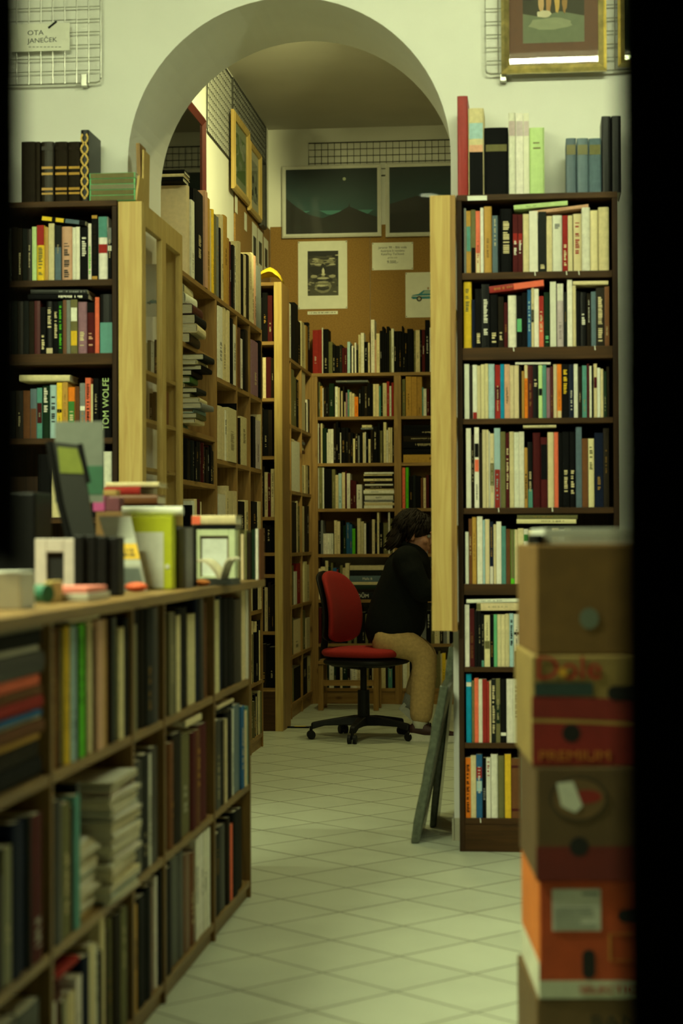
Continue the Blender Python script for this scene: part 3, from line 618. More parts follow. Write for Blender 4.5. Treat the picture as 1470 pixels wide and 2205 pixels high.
def framed(x0, x1, z0, z1, Y, fw, fm, label, matte=None, mw=(0, 0), art=None, depth=.03, glass='glass', axis='x', group=None, name='framed_picture'):
    """picture facing -y (axis x) or +x (axis y); art(mb, x0, x1, z0, z1, put) draws on it"""
    t = thing(name, ((x0 + x1) / 2, Y, z0) if axis == 'x' else (Y, (x0 + x1) / 2, z0), label, 'picture', group)
    M = None if axis == 'x' else Matrix(((0, -1, 0, 0), (1, 0, 0, 0), (0, 0, 1, 0), (0, 0, 0, 1)))
    y = Y if axis == 'x' else -Y
    f = MB(); y0, y1 = y, y + depth
    cx = [(x0, z0), (x1, z0), (x1, z1), (x0, z1)]; ci = [(x0 + fw, z0 + fw), (x1 - fw, z0 + fw), (x1 - fw, z1 - fw), (x0 + fw, z1 - fw)]
    cm = [(x0 + fw * .4, z0 + fw * .4), (x1 - fw * .4, z0 + fw * .4), (x1 - fw * .4, z1 - fw * .4), (x0 + fw * .4, z1 - fw * .4)]
    lv = [[(x, y1, z) for x, z in cx], [(x, y0 + depth * .35, z) for x, z in cx], [(x, y0, z) for x, z in cm], [(x, y0 + depth * .45, z) for x, z in ci], [(x, y1, z) for x, z in ci]]
    vs = [p for l in lv for p in l]; fs = []
    for a in range(4):
        for k in range(4): fs.append((a * 4 + k, a * 4 + (k + 1) % 4, a * 4 + 4 + (k + 1) % 4, a * 4 + 4 + k))
    f.add(vs, fs, M=M); f.build('frame', fm, t)
    MB().box(x0 + fw, x1 - fw, y1 - .006, y1 - .001, z0 + fw, z1 - fw, (matte or lin(220, 216, 200)), M=M).build('mount', 'paint', t)
    pm = MB(); a0, a1, b0, b1 = x0 + fw + mw[0], x1 - fw - mw[0], z0 + fw + mw[1], z1 - fw - mw[1]
    yy = [y1 - .0065]
    def put(pts, col):
        yy[0] -= .00012
        pm.poly([(min(max(a, a0), a1), min(max(b, b0), b1)) for a, b in pts], yy[0], y1 - .006, col, M=M)
    if art: art(put, a0, a1, b0, b1); pm.build('print', 'paint', t)
    if glass:
        g_ = MB(); yl = y0 + depth * .5
        g_.box(x0 + fw * .9, x1 - fw * .9, yl, yl + .0015, z0 + fw * .9, z1 - fw * .9, M=M); g_.build('glass_pane', glass, t)
    return t
def blob(cx, cz, rx, rz, n=18, ph=0, wob=.12, rng=random.Random(3)):
    w_ = [1 + rng.uniform(-wob, wob) for _ in range(n)]
    return [(cx + rx * w_[i] * math.cos(2 * PI * i / n + ph), cz + rz * w_[i] * math.sin(2 * PI * i / n + ph)) for i in range(n)]
def art_glade(put, a0, a1, b0, b1):
    W_, H_ = a1 - a0, b1 - b0; P_ = lambda u, v: (a0 + u * W_, b0 + v * H_)
    put([P_(0, 0), P_(1, 0), P_(1, 1), P_(0, 1)], lin(52, 50, 30))
    put([P_(0, 0), P_(1, 0), P_(1, .3), P_(.6, .36), P_(.3, .3), P_(0, .34)], lin(104, 112, 86))
    put(blob(*P_(.45, .22), .35 * W_, .07 * H_), lin(136, 142, 112))
    rg = random.Random(5)
    for i in range(26): put(blob(*P_(rg.random(), rg.uniform(.5, 1)), .14 * W_, .07 * H_, rng=rg), lin(*rg.choice([(34, 38, 22), (60, 58, 32), (80, 70, 40), (44, 36, 24)])))
    for u, c in ((.3, (186, 150, 104)), (.42, (170, 126, 78)), (.56, (196, 158, 84)), (.68, (150, 112, 60))):
        put(blob(*P_(u, .5), .045 * W_, .16 * H_, rng=rg), lin(*c)); put(blob(*P_(u + .01, .68), .03 * W_, .035 * H_, rng=rg), lin(*c))
    put(blob(*P_(.34, .33), .12 * W_, .04 * H_, rng=rg), lin(196, 188, 160))
A = at(1079, 156, yg - .05); B = at(1306, 152, yg - .05)
framed(A.x, B.x, A.z, A.z + .56, yg - .045, .03, 'gold', 'gilt-framed picture of figures in a glade, brown mount, above bookcase', lin(96, 62, 40), (.052, .085), art_glade)
A = at(1330, 152, yg - .05)
framed(A.x, A.x + .42, A.z + .02, A.z + .56, yg - .045, .025, 'gold', 'second gilt frame with dark picture behind glass beside door post', lin(18, 16, 12), (.02, .02), lambda put, a, b, c, d: put([(a, c), (b, c), (b, d), (a, d)], lin(14, 14, 10)), glass='tint')
# ================================================================ back room: cork boards, pictures
cz = at(650, 488, YR).z; xs_ = at(797, 600, YR).x
def cork(name, lab, *b): return tag(MB().box(*b).build(name, 'cork', bevel=.001), lab, 'board')
cork('cork_board', 'brown cork board on the rear wall beneath the white-framed pair, with portrait print', XL + .014, xs_ - .001, YR - .013, YR - .001, 1.2, cz)
cork('cork_board', 'brown cork board on the rear wall holding the typed price card', xs_ + .001, 2.0, YR - .013, YR - .001, 1.2, cz)
yl0 = atX(506, 440, XL + .01).y
cork('cork_board', 'tan cork strip along the side wall under the wooden-framed pictures', XL + .001, XL + .012, yl0, YR - .016, 1.9, cz - .02)
YP = YR - .014
def art_hill(seed, moon, tower):
    def f(put, a0, a1, b0, b1):
        W_, H_ = a1 - a0, b1 - b0; P_ = lambda u, v: (a0 + u * W_, b0 + v * H_)
        for i in range(14):
            v = i / 14; c = (12 + 16 * (1 - v), 88 - 58 * v, 92 - 58 * v) if v > .3 else (60, 120, 118)
            put([P_(0, v), P_(1, v), P_(1, 1), P_(0, 1)], lin(*c))
        rg = random.Random(seed); n = 20
        put([P_(0, 0), P_(1, 0)] + [P_(1 - i / n, .33 + .04 * math.sin(i * .9 + seed) + rg.uniform(-.01, .01)) for i in range(n + 1)], lin(18, 62, 64))
        if tower: put([P_(0, 0), P_(1, 0)] + [P_(1 - u, v) for u, v in [(0, .24), (.12, .3), (.22, .36), (.3, .41), (.305, .47), (.315, .41), (.42, .33), (.6, .24), (.75, .3), (.88, .42), (1, .56)]], lin(8, 10, 8))
        else: put([P_(0, 0), P_(1, 0), P_(1, .52), P_(.8, .6), (P_(.55, .5)), P_(.3, .56), P_(0, .44)], lin(9, 11, 9))
        if moon: put(blob(*P_(.64, .84), .018 * W_, .026 * H_, wob=0), lin(168, 176, 150))
        for i in range(7):
            u = rg.random(); put([P_(u, .02 + .2 * rg.random()), P_(min(1, u + .2), .1 + .1 * rg.random()), P_(min(1, u + .16), .06)], lin(14, 22, 18))
    return f
A = at(607, 513, YP - .03); B = at(820, 352, YP - .03)
framed(A.x, B.x, A.z, B.z, YP - .042, .028, 'white_enamel', 'white-framed dark teal night landscape with small moon and hilltop tower', lin(14, 16, 14), (0, 0), art_hill(2, True, True))
A = at(830, 510, YP - .03)
framed(A.x, A.x + .70, A.z, B.z, YP - .042, .028, 'white_enamel', 'white-framed dark landscape half hidden by the pine showcase post', lin(14, 16, 14), (0, 0), art_hill(9, False, False))
A = at(664, 345, YP - .012); B = at(1000, 300, YP)
grid('wire_grid', A.x, B.x, A.z - .12, B.z, YP - .003, .047, .047, 'dark wire grid on the rear wall above the white-framed pictures', 'iron', .0022)
def pinned(name, cat, label, px0, py0, px1, py1, draw=None, pins=True):
    A = at(px0, py1, YP - .002); B = at(px1, py0, YP - .002)
    o = tag(MB().box(A.x, B.x, YP - .0022, YP - .001, A.z, B.z).build(name, 'paper'), label, cat)
    if draw:
        m = MB(); draw(m, A.x, B.x, A.z, B.z); m.build('printed_image' if cat == 'print' else 'printed_text', 'paint', o)
    if pins:
        m = MB()
        for x in (A.x + .006, B.x - .006):
            for z in (A.z + .008, B.z - .008): m.sphere((x, YP - .004, z), .0035, 5)
        m.build('pin', 'iron', o)
    return o
def face(m, x0, x1, z0, z1):
    a0 = x0 + (x1 - x0) * .195; a1 = x0 + (x1 - x0) * .82; b0 = z0 + (z1 - z0) * .195; b1 = z0 + (z1 - z0) * .855
    W_, H_ = a1 - a0, b1 - b0; y = [YP - .0023]; rg = random.Random(11)
    def put(pts, c):
        y[0] -= .00008; m.poly([(min(max(a, a0), a1), min(max(b, b0), b1)) for a, b in pts], y[0], YP - .002, lin(*c))
    P_ = lambda u, v: (a0 + u * W_, b0 + v * H_)
    put([(a0, b0), (a1, b0), (a1, b1), (a0, b1)], (66, 64, 52))
    put(blob(*P_(.5, .74), .36 * W_, .1 * H_, rng=rg), (138, 134, 110)); put(blob(*P_(.5, .26), .3 * W_, .2 * H_, rng=rg), (120, 117, 95))
    put([P_(0, .82), P_(.3, .88), P_(.7, .87), P_(1, .8), P_(1, 1), P_(0, 1)], (14, 14, 12))
    for i in range(34): put(blob(*P_(rg.random(), rg.uniform(.62, .9)), .1 * W_, .016 * H_, rng=rg), rg.choice([(176, 172, 146), (70, 66, 52), (120, 116, 92), (40, 38, 30)]))
    for s in (-1, 1):
        put(blob(*P_(.5 + .52 * s, .5), .16 * W_, .3 * H_, rng=rg), (26, 25, 20)); put(blob(*P_(.5 + .36 * s, .3), .12 * W_, .12 * H_, rng=rg), (60, 58, 46))
        put(blob(*P_(.5 + .24 * s, .6), .23 * W_, .06 * H_, rng=rg), (12, 12, 10)); put(blob(*P_(.5 + .22 * s, .53), .17 * W_, .075 * H_, rng=rg), (10, 10, 8))
        put(blob(*P_(.5 + .3 * s, .43), .11 * W_, .035 * H_, rng=rg), (156, 152, 126)); put(blob(*P_(.5 + .1 * s, .435), .05 * W_, .02 * H_, rng=rg), (14, 13, 11))
    put(blob(*P_(.5, .66), .07 * W_, .05 * H_, rng=rg), (20, 19, 15))
    put(blob(*P_(.51, .535), .042 * W_, .085 * H_, rng=rg), (206, 202, 176)); put(blob(*P_(.51, .47), .065 * W_, .025 * H_, rng=rg), (196, 192, 164))
    put(blob(*P_(.5, .345), .32 * W_, .05 * H_, rng=rg), (14, 13, 11)); put(blob(*P_(.5, .385), .2 * W_, .022 * H_, rng=rg), (176, 172, 146)); put(blob(*P_(.5, .3), .19 * W_, .024 * H_, rng=rg), (150, 146, 122))
    put(blob(*P_(.5, .17), .2 * W_, .05 * H_, rng=rg), (34, 32, 26)); put(blob(*P_(.46, .22), .16 * W_, .022 * H_, rng=rg), (186, 182, 154))
    for i in range(26): put(blob(*P_(rg.random(), rg.uniform(.02, .36)), .05 * W_, .008 * H_, rng=rg), rg.choice([(170, 166, 140), (80, 76, 60), (40, 38, 30)]))
pinned('art_print', 'print', 'pinned white sheet with a dark brooding face, on the rear cork board', 642, 518, 747, 666, face)
def lines(rows):
    def f(m, x0, x1, z0, z1):
        for s, v, size, c in rows: m.text(s, size * (z1 - z0), T(((x0 + x1) / 2, YP - .0026, z0 + (z1 - z0) * v)) @ RXT, lin(*c))
    return f
pinned('price_card', 'card', 'typed white price card pinned at its corners right of the face print', 801, 521, 889, 582,
       lines([('Jaromír 99 – Bílá voda', .78, .115, (50, 50, 44)), ('ilustrace k románu', .66, .115, (50, 50, 44)), ('Kateřiny Tučkové', .54, .115, (50, 50, 44)), ('giclée tisk', .42, .09, (130, 128, 112)), ('9.000,-', .24, .15, (36, 36, 32))]))
def cap(m, x0, x1, z0, z1):
    rg = random.Random(4); x = x0 + .012
    while x < x1 - .012:
        w_ = rg.uniform(.003, .008); m.box(x, x + w_, YP - .0026, YP - .002, z0 + (z1 - z0) * .35, z0 + (z1 - z0) * rg.choice([.62, .72]), lin(110, 106, 90)); x += w_ + rg.choice([.002, .002, .007])
pinned('caption_strip', 'label', 'narrow white caption strip pinned below the dark face print', 662, 669.5, 727, 677.5, cap, False)
pinned('art_print', 'print', 'pinned white sheet with a blue convertible car, beside the pine post', 873, 585, 975, 684, lambda m, a, b, c, d: car(m, a + (b - a) * .12, c + (d - c) * .36, (b - a) * .76, Y=YP - .0023))
# ---------------------------------------------------------------- side wall of the back room
def left_pic(pxa, pxb, pyb, pyt, X, fw, fm, label, matte, mw, art, glass='glass', depth=.028):
    ya = atX(pxa, 400, X).y; yb = atX(pxb, 400, X).y
    return framed(ya, yb, atX(pxa, pyb, X).z, atX(pxa, pyt, X).z, X, fw, fm, label, matte, mw, art, depth, glass, 'y')
def art_dim(seed, cs):
    def f(put, a0, a1, b0, b1):
        rg = random.Random(seed); put([(a0, b0), (a1, b0), (a1, b1), (a0, b1)], lin(*cs[0]))
        for i in range(22): put(blob(rg.uniform(a0, a1), rg.uniform(b0, b1), .12 * (a1 - a0), .1 * (b1 - b0), rng=rg), lin(*rg.choice(cs)))
    return f
def put_pic(*a): return left_pic(*a)
left_pic(340, 446, 402, 120, XL + .12, .055, mat('red_frame', lin(66, 17, 13), .5, .2, 30), 'large glazed picture in a dark red frame above the near wall shelves', lin(200, 190, 150), (.05, .05), art_dim(3, [(26, 34, 28), (40, 30, 26), (20, 44, 34), (52, 46, 32)]), 'tint', .035)
left_pic(507, 540, 405, 235, XL + .05, .05, 'pineV', 'pale wood-framed landscape nearest on the side wall above cork strip', lin(150, 160, 130), (.04, .06), art_dim(5, [(96, 120, 70), (130, 140, 120), (70, 90, 60), (150, 160, 140)]))
left_pic(541, 565, 452, 300, XL + .05, .04, 'pineV', 'middle wood-framed picture of a figure on the side wall', lin(206, 204, 180), (.05, .06), art_dim(6, [(150, 156, 140), (30, 34, 32), (170, 176, 160), (60, 66, 62)]))
left_pic(566, 574.5, 485, 340, XL + .05, .015, 'iron', 'thin dark-framed picture furthest along the side wall by the corner', lin(150, 150, 130), (.03, .05), art_dim(7, [(110, 112, 100), (60, 62, 52)]))
X_ = XL + .007
ya, yb = atX(446, 220, X_).y, atX(500, 260, X_).y
grid('wire_grid', ya, yb, atX(447, 284, X_).z, CE - .03, X_, .05, .045, 'fine wire grid panel on the side wall beside the red-framed picture', 'iron', .002, 'y', .005)
ya, yb = yb + .03, atX(572, 300, X_).y
grid('wire_grid', ya, yb, CE - .42, CE - .02, X_, .05, .04, 'long dark wire grid under the ceiling of the side wall', 'iron', .003, 'y', .006)
for i, (pa, pyt, pyb) in enumerate([(506, 425, 456), (526, 462, 494)]):
    X_ = XL + .014; A = atX(pa, pyb, X_); B = atX(pa + 5, pyt, X_)
    tag(MB().box(X_, X_ + .001, A.y, B.y, A.z, B.z).build('price_tag', 'paper'), ['white price tag on the cork strip below the nearest wooden frame', 'white price tag on the cork strip below the middle wooden frame'][i], 'tag')
for i, (pa, pb, pyt, pyb) in enumerate([(543, 553, 488, 570), (555, 565, 502, 575), (568, 577, 520, 580)]):
    X_ = XL + .014; A = atX(pa, pyb, X_); B = atX(pb, pyt, X_)
    o = tag(MB().box(X_, X_ + .001, A.y, B.y, A.z, B.z).build('art_print', 'paper'), f'white print pinned on the side cork strip, {ORDS[i]} from the aisle end', 'print')
    m = MB(); h = B.z - A.z; l = B.y - A.y; m.box(X_ + .001, X_ + .0014, A.y + l * .2, B.y - l * .2, A.z + h * .12, A.z + h * .7, lin(44, 46, 40)); m.build('printed_image', 'paint', o)
# ================================================================ back room shelving
MASS = MB()                                       # the many small books of the far shelves
def mbook(M, w, d, h, k, letters='auto'):
    book_geo(MASS, w, d, h, jit(pc(k), .15), M, False, deco(k, w, R) if letters == 'auto' else None)
    page_geo(MASS, w, d, h, M, mi=1)
def prow(origin, scale, entries, zs, zroof, Y=None, X=None, lo=-9, hi=99, dmin=.13, dmax=.19, kind=None, lab=None, group=None):
    """row into the mass (kind None) or as separate objects; on plane Y (spines to camera) or plane X (spines to +x)"""
    q = []
    for e in entries.split(';'):
        s = e.strip().split(',')
        if len(s) < 4: continue
        x0, x1 = origin[0] + float(s[0]) / scale, origin[0] + float(s[1]) / scale; py = origin[1] + float(s[3]) / scale
        if Y is not None: a, b, z = at(x0, py, Y).x, at(x1, py, Y).x, at(x0, py, Y).z
        else: a, b, z = atX(x0, py, X).y, atX(x1, py, X).y, atX((x0 + x1) / 2, py, X).z
        q.append([a, b, s[2], z, s[4:]])
    q.sort(key=lambda a: a[0]); last = lo; i = 0
    for a, b, k, z, ex in q:
        a = max(a, last + .0004); b = min(max(b, a + .006), hi); last = b
        if b - a < .004: continue
        h = min(z, zroof - .004) - zs - .0006
        if h < .08: h = .12
        M = T((a, Y + R.uniform(.0, .008), zs + .0005)) if Y is not None else T((X - R.uniform(0, .006), a, zs + .0005)) @ RX90
        w_ = b - a - .0004; i += 1
        if kind is None: mbook(M, w_, R.uniform(dmin, dmax), h, k)
        else:
            bands = [(1 - float(t_[2:]), 1, t_[1]) for t_ in ex if t_[0] == 't'] + [(0, float(t_[2:]), t_[1]) for t_ in ex if t_[0] == 'b']
            book(kind, M, w_, R.uniform(dmin, dmax), h, k, f'{size_word(w_, h, .3)}{PAL[k][0]} {kind.replace("_", " ")}, {ORDS[i-1]} {lab}', group, bands)
def rrow(a, b, zs, zroof, Y=None, X=None, pal='KKKKDDWCCEUMNA', hmin=.7, hmax=.93, wmin=.01, wmax=.035):
    x = a + .001; H = zroof - zs
    while x < b - wmin:
        w_ = min(R.uniform(wmin, wmax), b - x); h = H * R.uniform(hmin, hmax)
        M = T((x, Y + R.uniform(0, .015), zs + .0005)) if Y is not None else T((X - R.uniform(0, .015), x, zs + .0005)) @ RX90
        mbook(M, w_ - .0006, R.uniform(.13, .17), h, R.choice(pal)); x += w_
def mlie(pl, pr, zs, ks, ts, Y=None, X=None, d=.14):
    """stack in the mass lying flat, bottom first; Y plane: from pl to pr in x; X plane: from pl to pr in y"""
    z = zs + .0005
    for k, t_ in zip(ks, ts):
        a = pl + R.uniform(0, .012); b = pr - R.uniform(0, .02)
        M = T((a, Y + R.uniform(0, .01), z + t_)) @ LIE if Y is not None else T((X - R.uniform(-.006, .02), a, z + t_)) @ RX90 @ LIE
        mbook(M, t_, d, b - a, k); z += t_ + .0005
    return z
def shelving(name, label, along, lo, hi, f, back, ups, shelves, roof, m='gold', zb=.0, th=.022, upth=.02, kick=None, tops=True):
    """open pine shelving: along 'x' (front at y=f) or 'y' (front at x=f)"""
    t = thing(name, ((lo + hi) / 2, f, 0) if along == 'x' else (f, (lo + hi) / 2, 0), label, 'bookcase')
    def bx(mb, u0, u1, v0, v1, z0, z1): return mb.box(u0, u1, v0, v1, z0, z1) if along == 'x' else mb.box(min(v0, v1), max(v0, v1), u0, u1, z0, z1)
    for u in ups: bx(MB(), u - upth / 2, u + upth / 2, f, back, zb, roof).build('upright', m + 'V', t, bevel=.0015)
    for z in shelves:
        if z - th >= roof: bx(MB(), ups[0] - upth / 2, ups[-1] + upth / 2, f, back, z - th, z).build('top_board', m + ('X' if along == 'x' else 'Y'), t, bevel=.001)
    for a, b in zip(ups, ups[1:]):
        for z in shelves:
            if z - th < roof: bx(MB(), a + upth / 2 + .0003, b - upth / 2 - .0003, f + (.002 if along == 'x' else -.002), back, z - th, z).build('shelf', m + ('X' if along == 'x' else 'Y'), t, bevel=.001)
    if kick:
        for a, b in zip(ups, ups[1:]): bx(MB(), a + upth / 2, b - upth / 2, f + (.01 if along == 'x' else -.01), f + (.03 if along == 'x' else -.03), 0, kick).build('kick_board', m + ('X' if along == 'x' else 'Y'), t)
    return t
# rear bookcase
Y2 = atZ(760, 1516).y; r2 = lambda px, py: at(px, py, Y2)
u0, u1, u2 = r2(676, 1000).x, r2(856, 1000).x, r2(1020, 1000).x
RZ = [r2(760, y).z for y in (803, 897, 997, 1095, 1193, 1291, 1386, 1482)]
shelving('bookcase', 'tall pine bookcase against the rear cork wall behind the seated person', 'x', u0, u2, Y2, YR - .016, [u0, u1, u2], RZ, RZ[0] - .0225, upth=.05, kick=RZ[-1] - .023)
wpost = r2(864, 900).x - r2(848, 900).x
Yb = Y2 + .012; O1 = (640, 640); O2 = (640, 790); O3 = (640, 990); sc = 4.594
ins = lambda i: RZ[i - 1] - .023 if i else 9
a0, a1, b0, b1 = u0 + .026, u1 - .026, u1 + .026, u2 - .026
prow(O1, sc, '150,205,R,325;206,240,R,322;241,252,W,300;255,305,K,315;308,345,E,440;347,375,K,470;377,412,K,480;415,440,d,470;443,460,M,500;462,490,M,500;493,520,L,440;523,535,K,470;536,552,W,480;553,563,K,500;565,580,W,450;582,600,d,520;602,625,C,370;627,658,W,352;660,695,K,440;698,716,C,450;727,762,W,222;764,778,P,420;780,812,C,358;814,835,K,330;837,858,K,290;860,880,K,350;882,908,K,290;910,925,E,330;928,952,W,310;956,975,K,335;977,1000,K,335;1002,1028,K,335;1032,1045,K,285;1046,1060,K,350;1062,1080,K,350;1085,1140,K,312;1142,1152,K,340;1153,1166,E,330;1168,1210,C,325;1212,1228,K,320;1230,1260,M,320;1262,1305,K,225;1307,1340,W,300;1342,1400,K,290', RZ[0], 9, Y=Yb, lo=u0 - .02, hi=u2)
prow(O2, sc, '165,190,K,150;192,222,E,150;224,245,F,190;247,256,W,210;258,282,D,210;284,300,K,185;302,312,D,200;314,360,g,165;362,371,D,200;372,398,W,195;400,418,C,205;420,430,K,200;432,446,C,240;448,462,D,190;464,476,C,345;478,494,V,255;496,512,T,225;514,536,C,250;538,562,C,262;564,600,O,295;602,632,K,220;634,660,K,190;662,690,D,190;692,720,K,160;722,746,K,170;748,775,C,170;777,805,C,170;807,822,T,190;824,842,g,170;844,882,C,160;884,908,R,145;910,928,W,190;930,950,R,155', RZ[1], ins(1), Y=Yb, lo=a0, hi=a1)
prow(O2, sc, '1036,1066,E,120;1072,1125,F,95;1127,1180,F,95;1182,1230,F,95;1232,1244,T,200;1245,1275,W,215;1277,1305,M,220;1308,1360,K,200;1362,1400,E,180', RZ[1], ins(1), Y=Yb, lo=b0, hi=b1)
prow(O2, sc, '165,190,W,560;192,208,K,600;210,228,N,570;230,246,C,560;248,288,g,605;290,300,W,650;302,328,W,615;329,355,W,615;357,378,D,560;380,400,K,540;402,420,K,600;422,430,W,650;432,475,K,600;478,500,K,600;502,525,D,650;527,548,K,650;550,570,C,710;572,596,D,650;598,614,A,680;616,644,K,640;646,662,C,650;664,676,W,645;678,700,K,660;702,722,C,715;724,746,D,620;748,790,K,590;792,815,K,560;817,840,E,630;842,850,K,640;851,878,C,548;880,894,W,625;896,918,C,600;920,938,C,600;940,955,D,640', RZ[2], ins(2), Y=Yb, lo=a0, hi=a1)
mlie(b0 + .004, b1 - .01, RZ[2], 'FKKDKK', (.055, .045, .045, .04, .045, .03), Y=Yb)
prow(O3, sc, '165,202,W,65;204,245,E,70;247,262,W,70;264,340,K,90;342,372,E,95;374,404,C,150;406,436,L,135;440,470,C,125;472,486,M,110;488,520,W,135;525,545,M,200;547,580,M,210;585,637,W,245', RZ[3], ins(3), Y=Yb, lo=a0, hi=a1)
mlie(at(782, 1050, Yb).x, a1 - .001, RZ[3], 'WCWAWEWCDWDCKCW', (.02, .018, .008, .012, .03, .012, .024, .01, .02, .012, .02, .016, .02, .012, .012), Y=Yb)
prow(O3, sc, '1036,1065,s,75;1070,1098,q,75;1105,1140,K,160;1142,1168,d,150;1170,1215,K,160;1220,1240,N,180;1245,1270,C,180;1272,1300,M,150;1302,1350,K,150', RZ[3], ins(3), Y=Yb, lo=b0, hi=b1)
prow(O3, sc, '180,205,K,600;207,230,K,610;232,252,A,600;256,268,W,730;270,283,W,730;285,298,W,730;300,314,W,730;316,330,W,730;332,354,W,730;364,390,C,600;392,422,C,610;424,450,K,600;452,480,g,650;482,515,B,620;517,540,B,640;542,572,q,680;574,590,D,650;592,622,C,580;624,655,C,610;657,678,W,630;680,708,K,620;710,735,D,600;737,764,C,590;766,785,K,620;788,808,C,520;810,846,K,620;850,895,E,625;897,914,W,512;916,940,E,580;942,958,C,630', RZ[4], ins(4), Y=Yb, lo=a0, hi=a1)
rrow(b0, b1, RZ[4], ins(4), Y=Yb)
xm = at(753, 1270, Yb).x
rrow(a0, xm - .004, RZ[5], ins(5), Y=Yb, pal='KECBBRKCgD'); rrow(b0, b1, RZ[5], ins(5), Y=Yb)
def flat_volume(zt_, zb_, k, label, text=None):
    A = at(756, 1200, Yb - .01); w_ = at(780, zb_, Yb).z - at(780, zt_, Yb).z; w_ = abs(w_)
    global FZ
    z0 = FZ; FZ += w_ + .0006
    return book('art_book', T((xm, Yb - .004, z0 + w_)) @ LIE, w_, .19, a1 - xm - .004, k, label, 'large volumes lying behind the chair', None, None, False, 'book', texts=text or ())
def lie_text(o, s, size, fx, w_, L, col):
    m = MB(); m.text(s, size, Matrix(((0, -1, 0, w_ * .5 + size * .33), (0, 0, -1, -.0012), (1, 0, 0, L * fx), (0, 0, 0, 1))), col)
    q = bpy.data.objects.new('spine_title', m.mesh('spine_title', 'paint')); COL.objects.link(q); q.parent = o
Lz = a1 - xm - .004
FZ = RZ[5] + .0006
o = flat_volume(1290, 1275, 'K', 'thick black volume with white capital lettering lying behind the red chair'); lie_text(o, 'DŮM', .036, .3, .048, Lz, pc('W'))
flat_volume(1274, 1267, 'D', 'dark brown volume lying directly above the one with capital lettering')
flat_volume(1266, 1257, 'g', 'dark green volume lying mid-stack behind the red chair')
flat_volume(1256, 1250, 'C', 'thin cream-edged volume lying just below the blue-grey lettered one')
o = flat_volume(1249, 1236, 'b', 'blue-grey volume with pale title lying behind the red chair'); lie_text(o, 'Malls &', .024, .4, .04, Lz, pc('W'))
flat_volume(1235, 1223, 'd', 'charcoal volume lying in the stack just above the blue-grey lettered one')
flat_volume(1222, 1212, 'C', 'cream-edged volume lying topmost in the stack behind the red chair')
rrow(a0, a1, RZ[6], ins(6), Y=Yb, pal='KKDKMUE'); rrow(b0, b1, RZ[6], ins(6), Y=Yb)
rrow(a0, a1, RZ[7], ins(7), Y=Yb, pal='KCWETKDg', hmin=.6); rrow(b0, b1, RZ[7], ins(7), Y=Yb, pal='CWKKEY', hmin=.6)
mlie(at(720, 815, Yb).x, at(795, 815, Yb).x, RZ[1] + .243, 'A', (.012,), Y=Yb); mlie(at(776, 915, Yb).x, at(806, 915, Yb).x, RZ[2] + .235, 'AC', (.012, .018), Y=Yb)
# shelving B along the side wall, far half
pB = atZ(611, 1562); XB = pB.x; yB0 = pB.y; yB1 = Y2 - .02
BZ = [atX(606, y, XB).z for y in (757, 904, 1052, 1192, 1311, 1424, 1532)]
ub = [yB0 + .012] + [atX(p, 1000, XB).y for p in (627, 650)] + [yB1 - .012]
shelving('bookcase', 'pine wall shelving reaching the rear corner left of the red chair', 'y', yB0, yB1, XB, XL + .014, ub, BZ, BZ[0] - .0225, kick=BZ[-1] - .023)
Xb = XB - .01; OB = (590, 600); sb = 3.676; OC = (400, 1200)
rB = lambda i: BZ[i - 1] - .023 if i else 9
def bays(origin, scale, ent, i, ups, X, Z, roof, **k):
    for a, b in zip(ups, ups[1:]):
        sel = [e for e in ent.split(';') if a <= atX(origin[0] + (float(e.split(',')[0]) * .6 + .4 * float(e.split(',')[1])) / scale, 1000, X).y < b] if i else ent.split(';')
        if sel: prow(origin, scale, ';'.join(sel), Z, roof, X=X, lo=(a + .011 if i else ups[0]), hi=(b - .011 if i else ups[-1]), **k)
        if not i: break
bays(OB, sb, '48,62,W,150;64,80,K,160;82,90,W,250;92,102,E,250;104,112,O,300;113,122,Y,330;124,136,W,200;138,160,K,205;162,190,K,200;191,214,K,340;216,238,C,345;240,250,C,370;252,268,F,375;270,290,K,355;293,300,W,450', 0, ub, Xb, BZ[0], 9)
bays(OB, sb, '52,57,R,760;58,66,s,770;68,76,W,790;78,104,W,890;108,128,F,820;138,160,E,720;162,180,E,780;182,198,K,800;200,246,C,725;250,262,K,980;264,272,W,960;274,290,K,960', 1, ub, Xb, BZ[1], rB(1))
bays(OB, sb, '62,108,K,1330;112,130,F,1340;138,204,W,1285;206,226,K,1290;230,245,C,1480;247,268,C,1480;270,290,K,1480', 2, ub, Xb, BZ[2], rB(2))
bays(OB, sb, '60,72,K,1800;74,95,g,1840;97,106,W,1850;108,122,M,1780;124,178,D,1770;180,190,C,1760;191,205,E,1800;206,240,C,1800;244,262,D,1820;264,280,D,1800;282,300,s,1860', 3, ub, Xb, BZ[3], rB(3))
bays(OC, 4.9, '1018,1108,W,115;1110,1146,E,85;1150,1175,W,150;1176,1250,R,60;1252,1278,C,45;1280,1305,C,80;1307,1360,K,30', 4, ub, Xb, BZ[4], rB(4))
bays(OC, 4.9, '1035,1060,K,620;1062,1098,E,650;1100,1138,E,640;1140,1245,C,650;1248,1268,E,560;1270,1310,C,640;1312,1350,g,620', 5, ub, Xb, BZ[5], rB(5))
bays(OC, 4.9, '1045,1070,d,1160;1072,1100,C,1200;1102,1145,E,1180;1150,1230,K,1150;1232,1282,K,1060;1284,1325,C,1040;1327,1348,K,1080;1350,1370,E,1060;1372,1395,E,1060', 6, ub, Xb, BZ[6], rB(6))
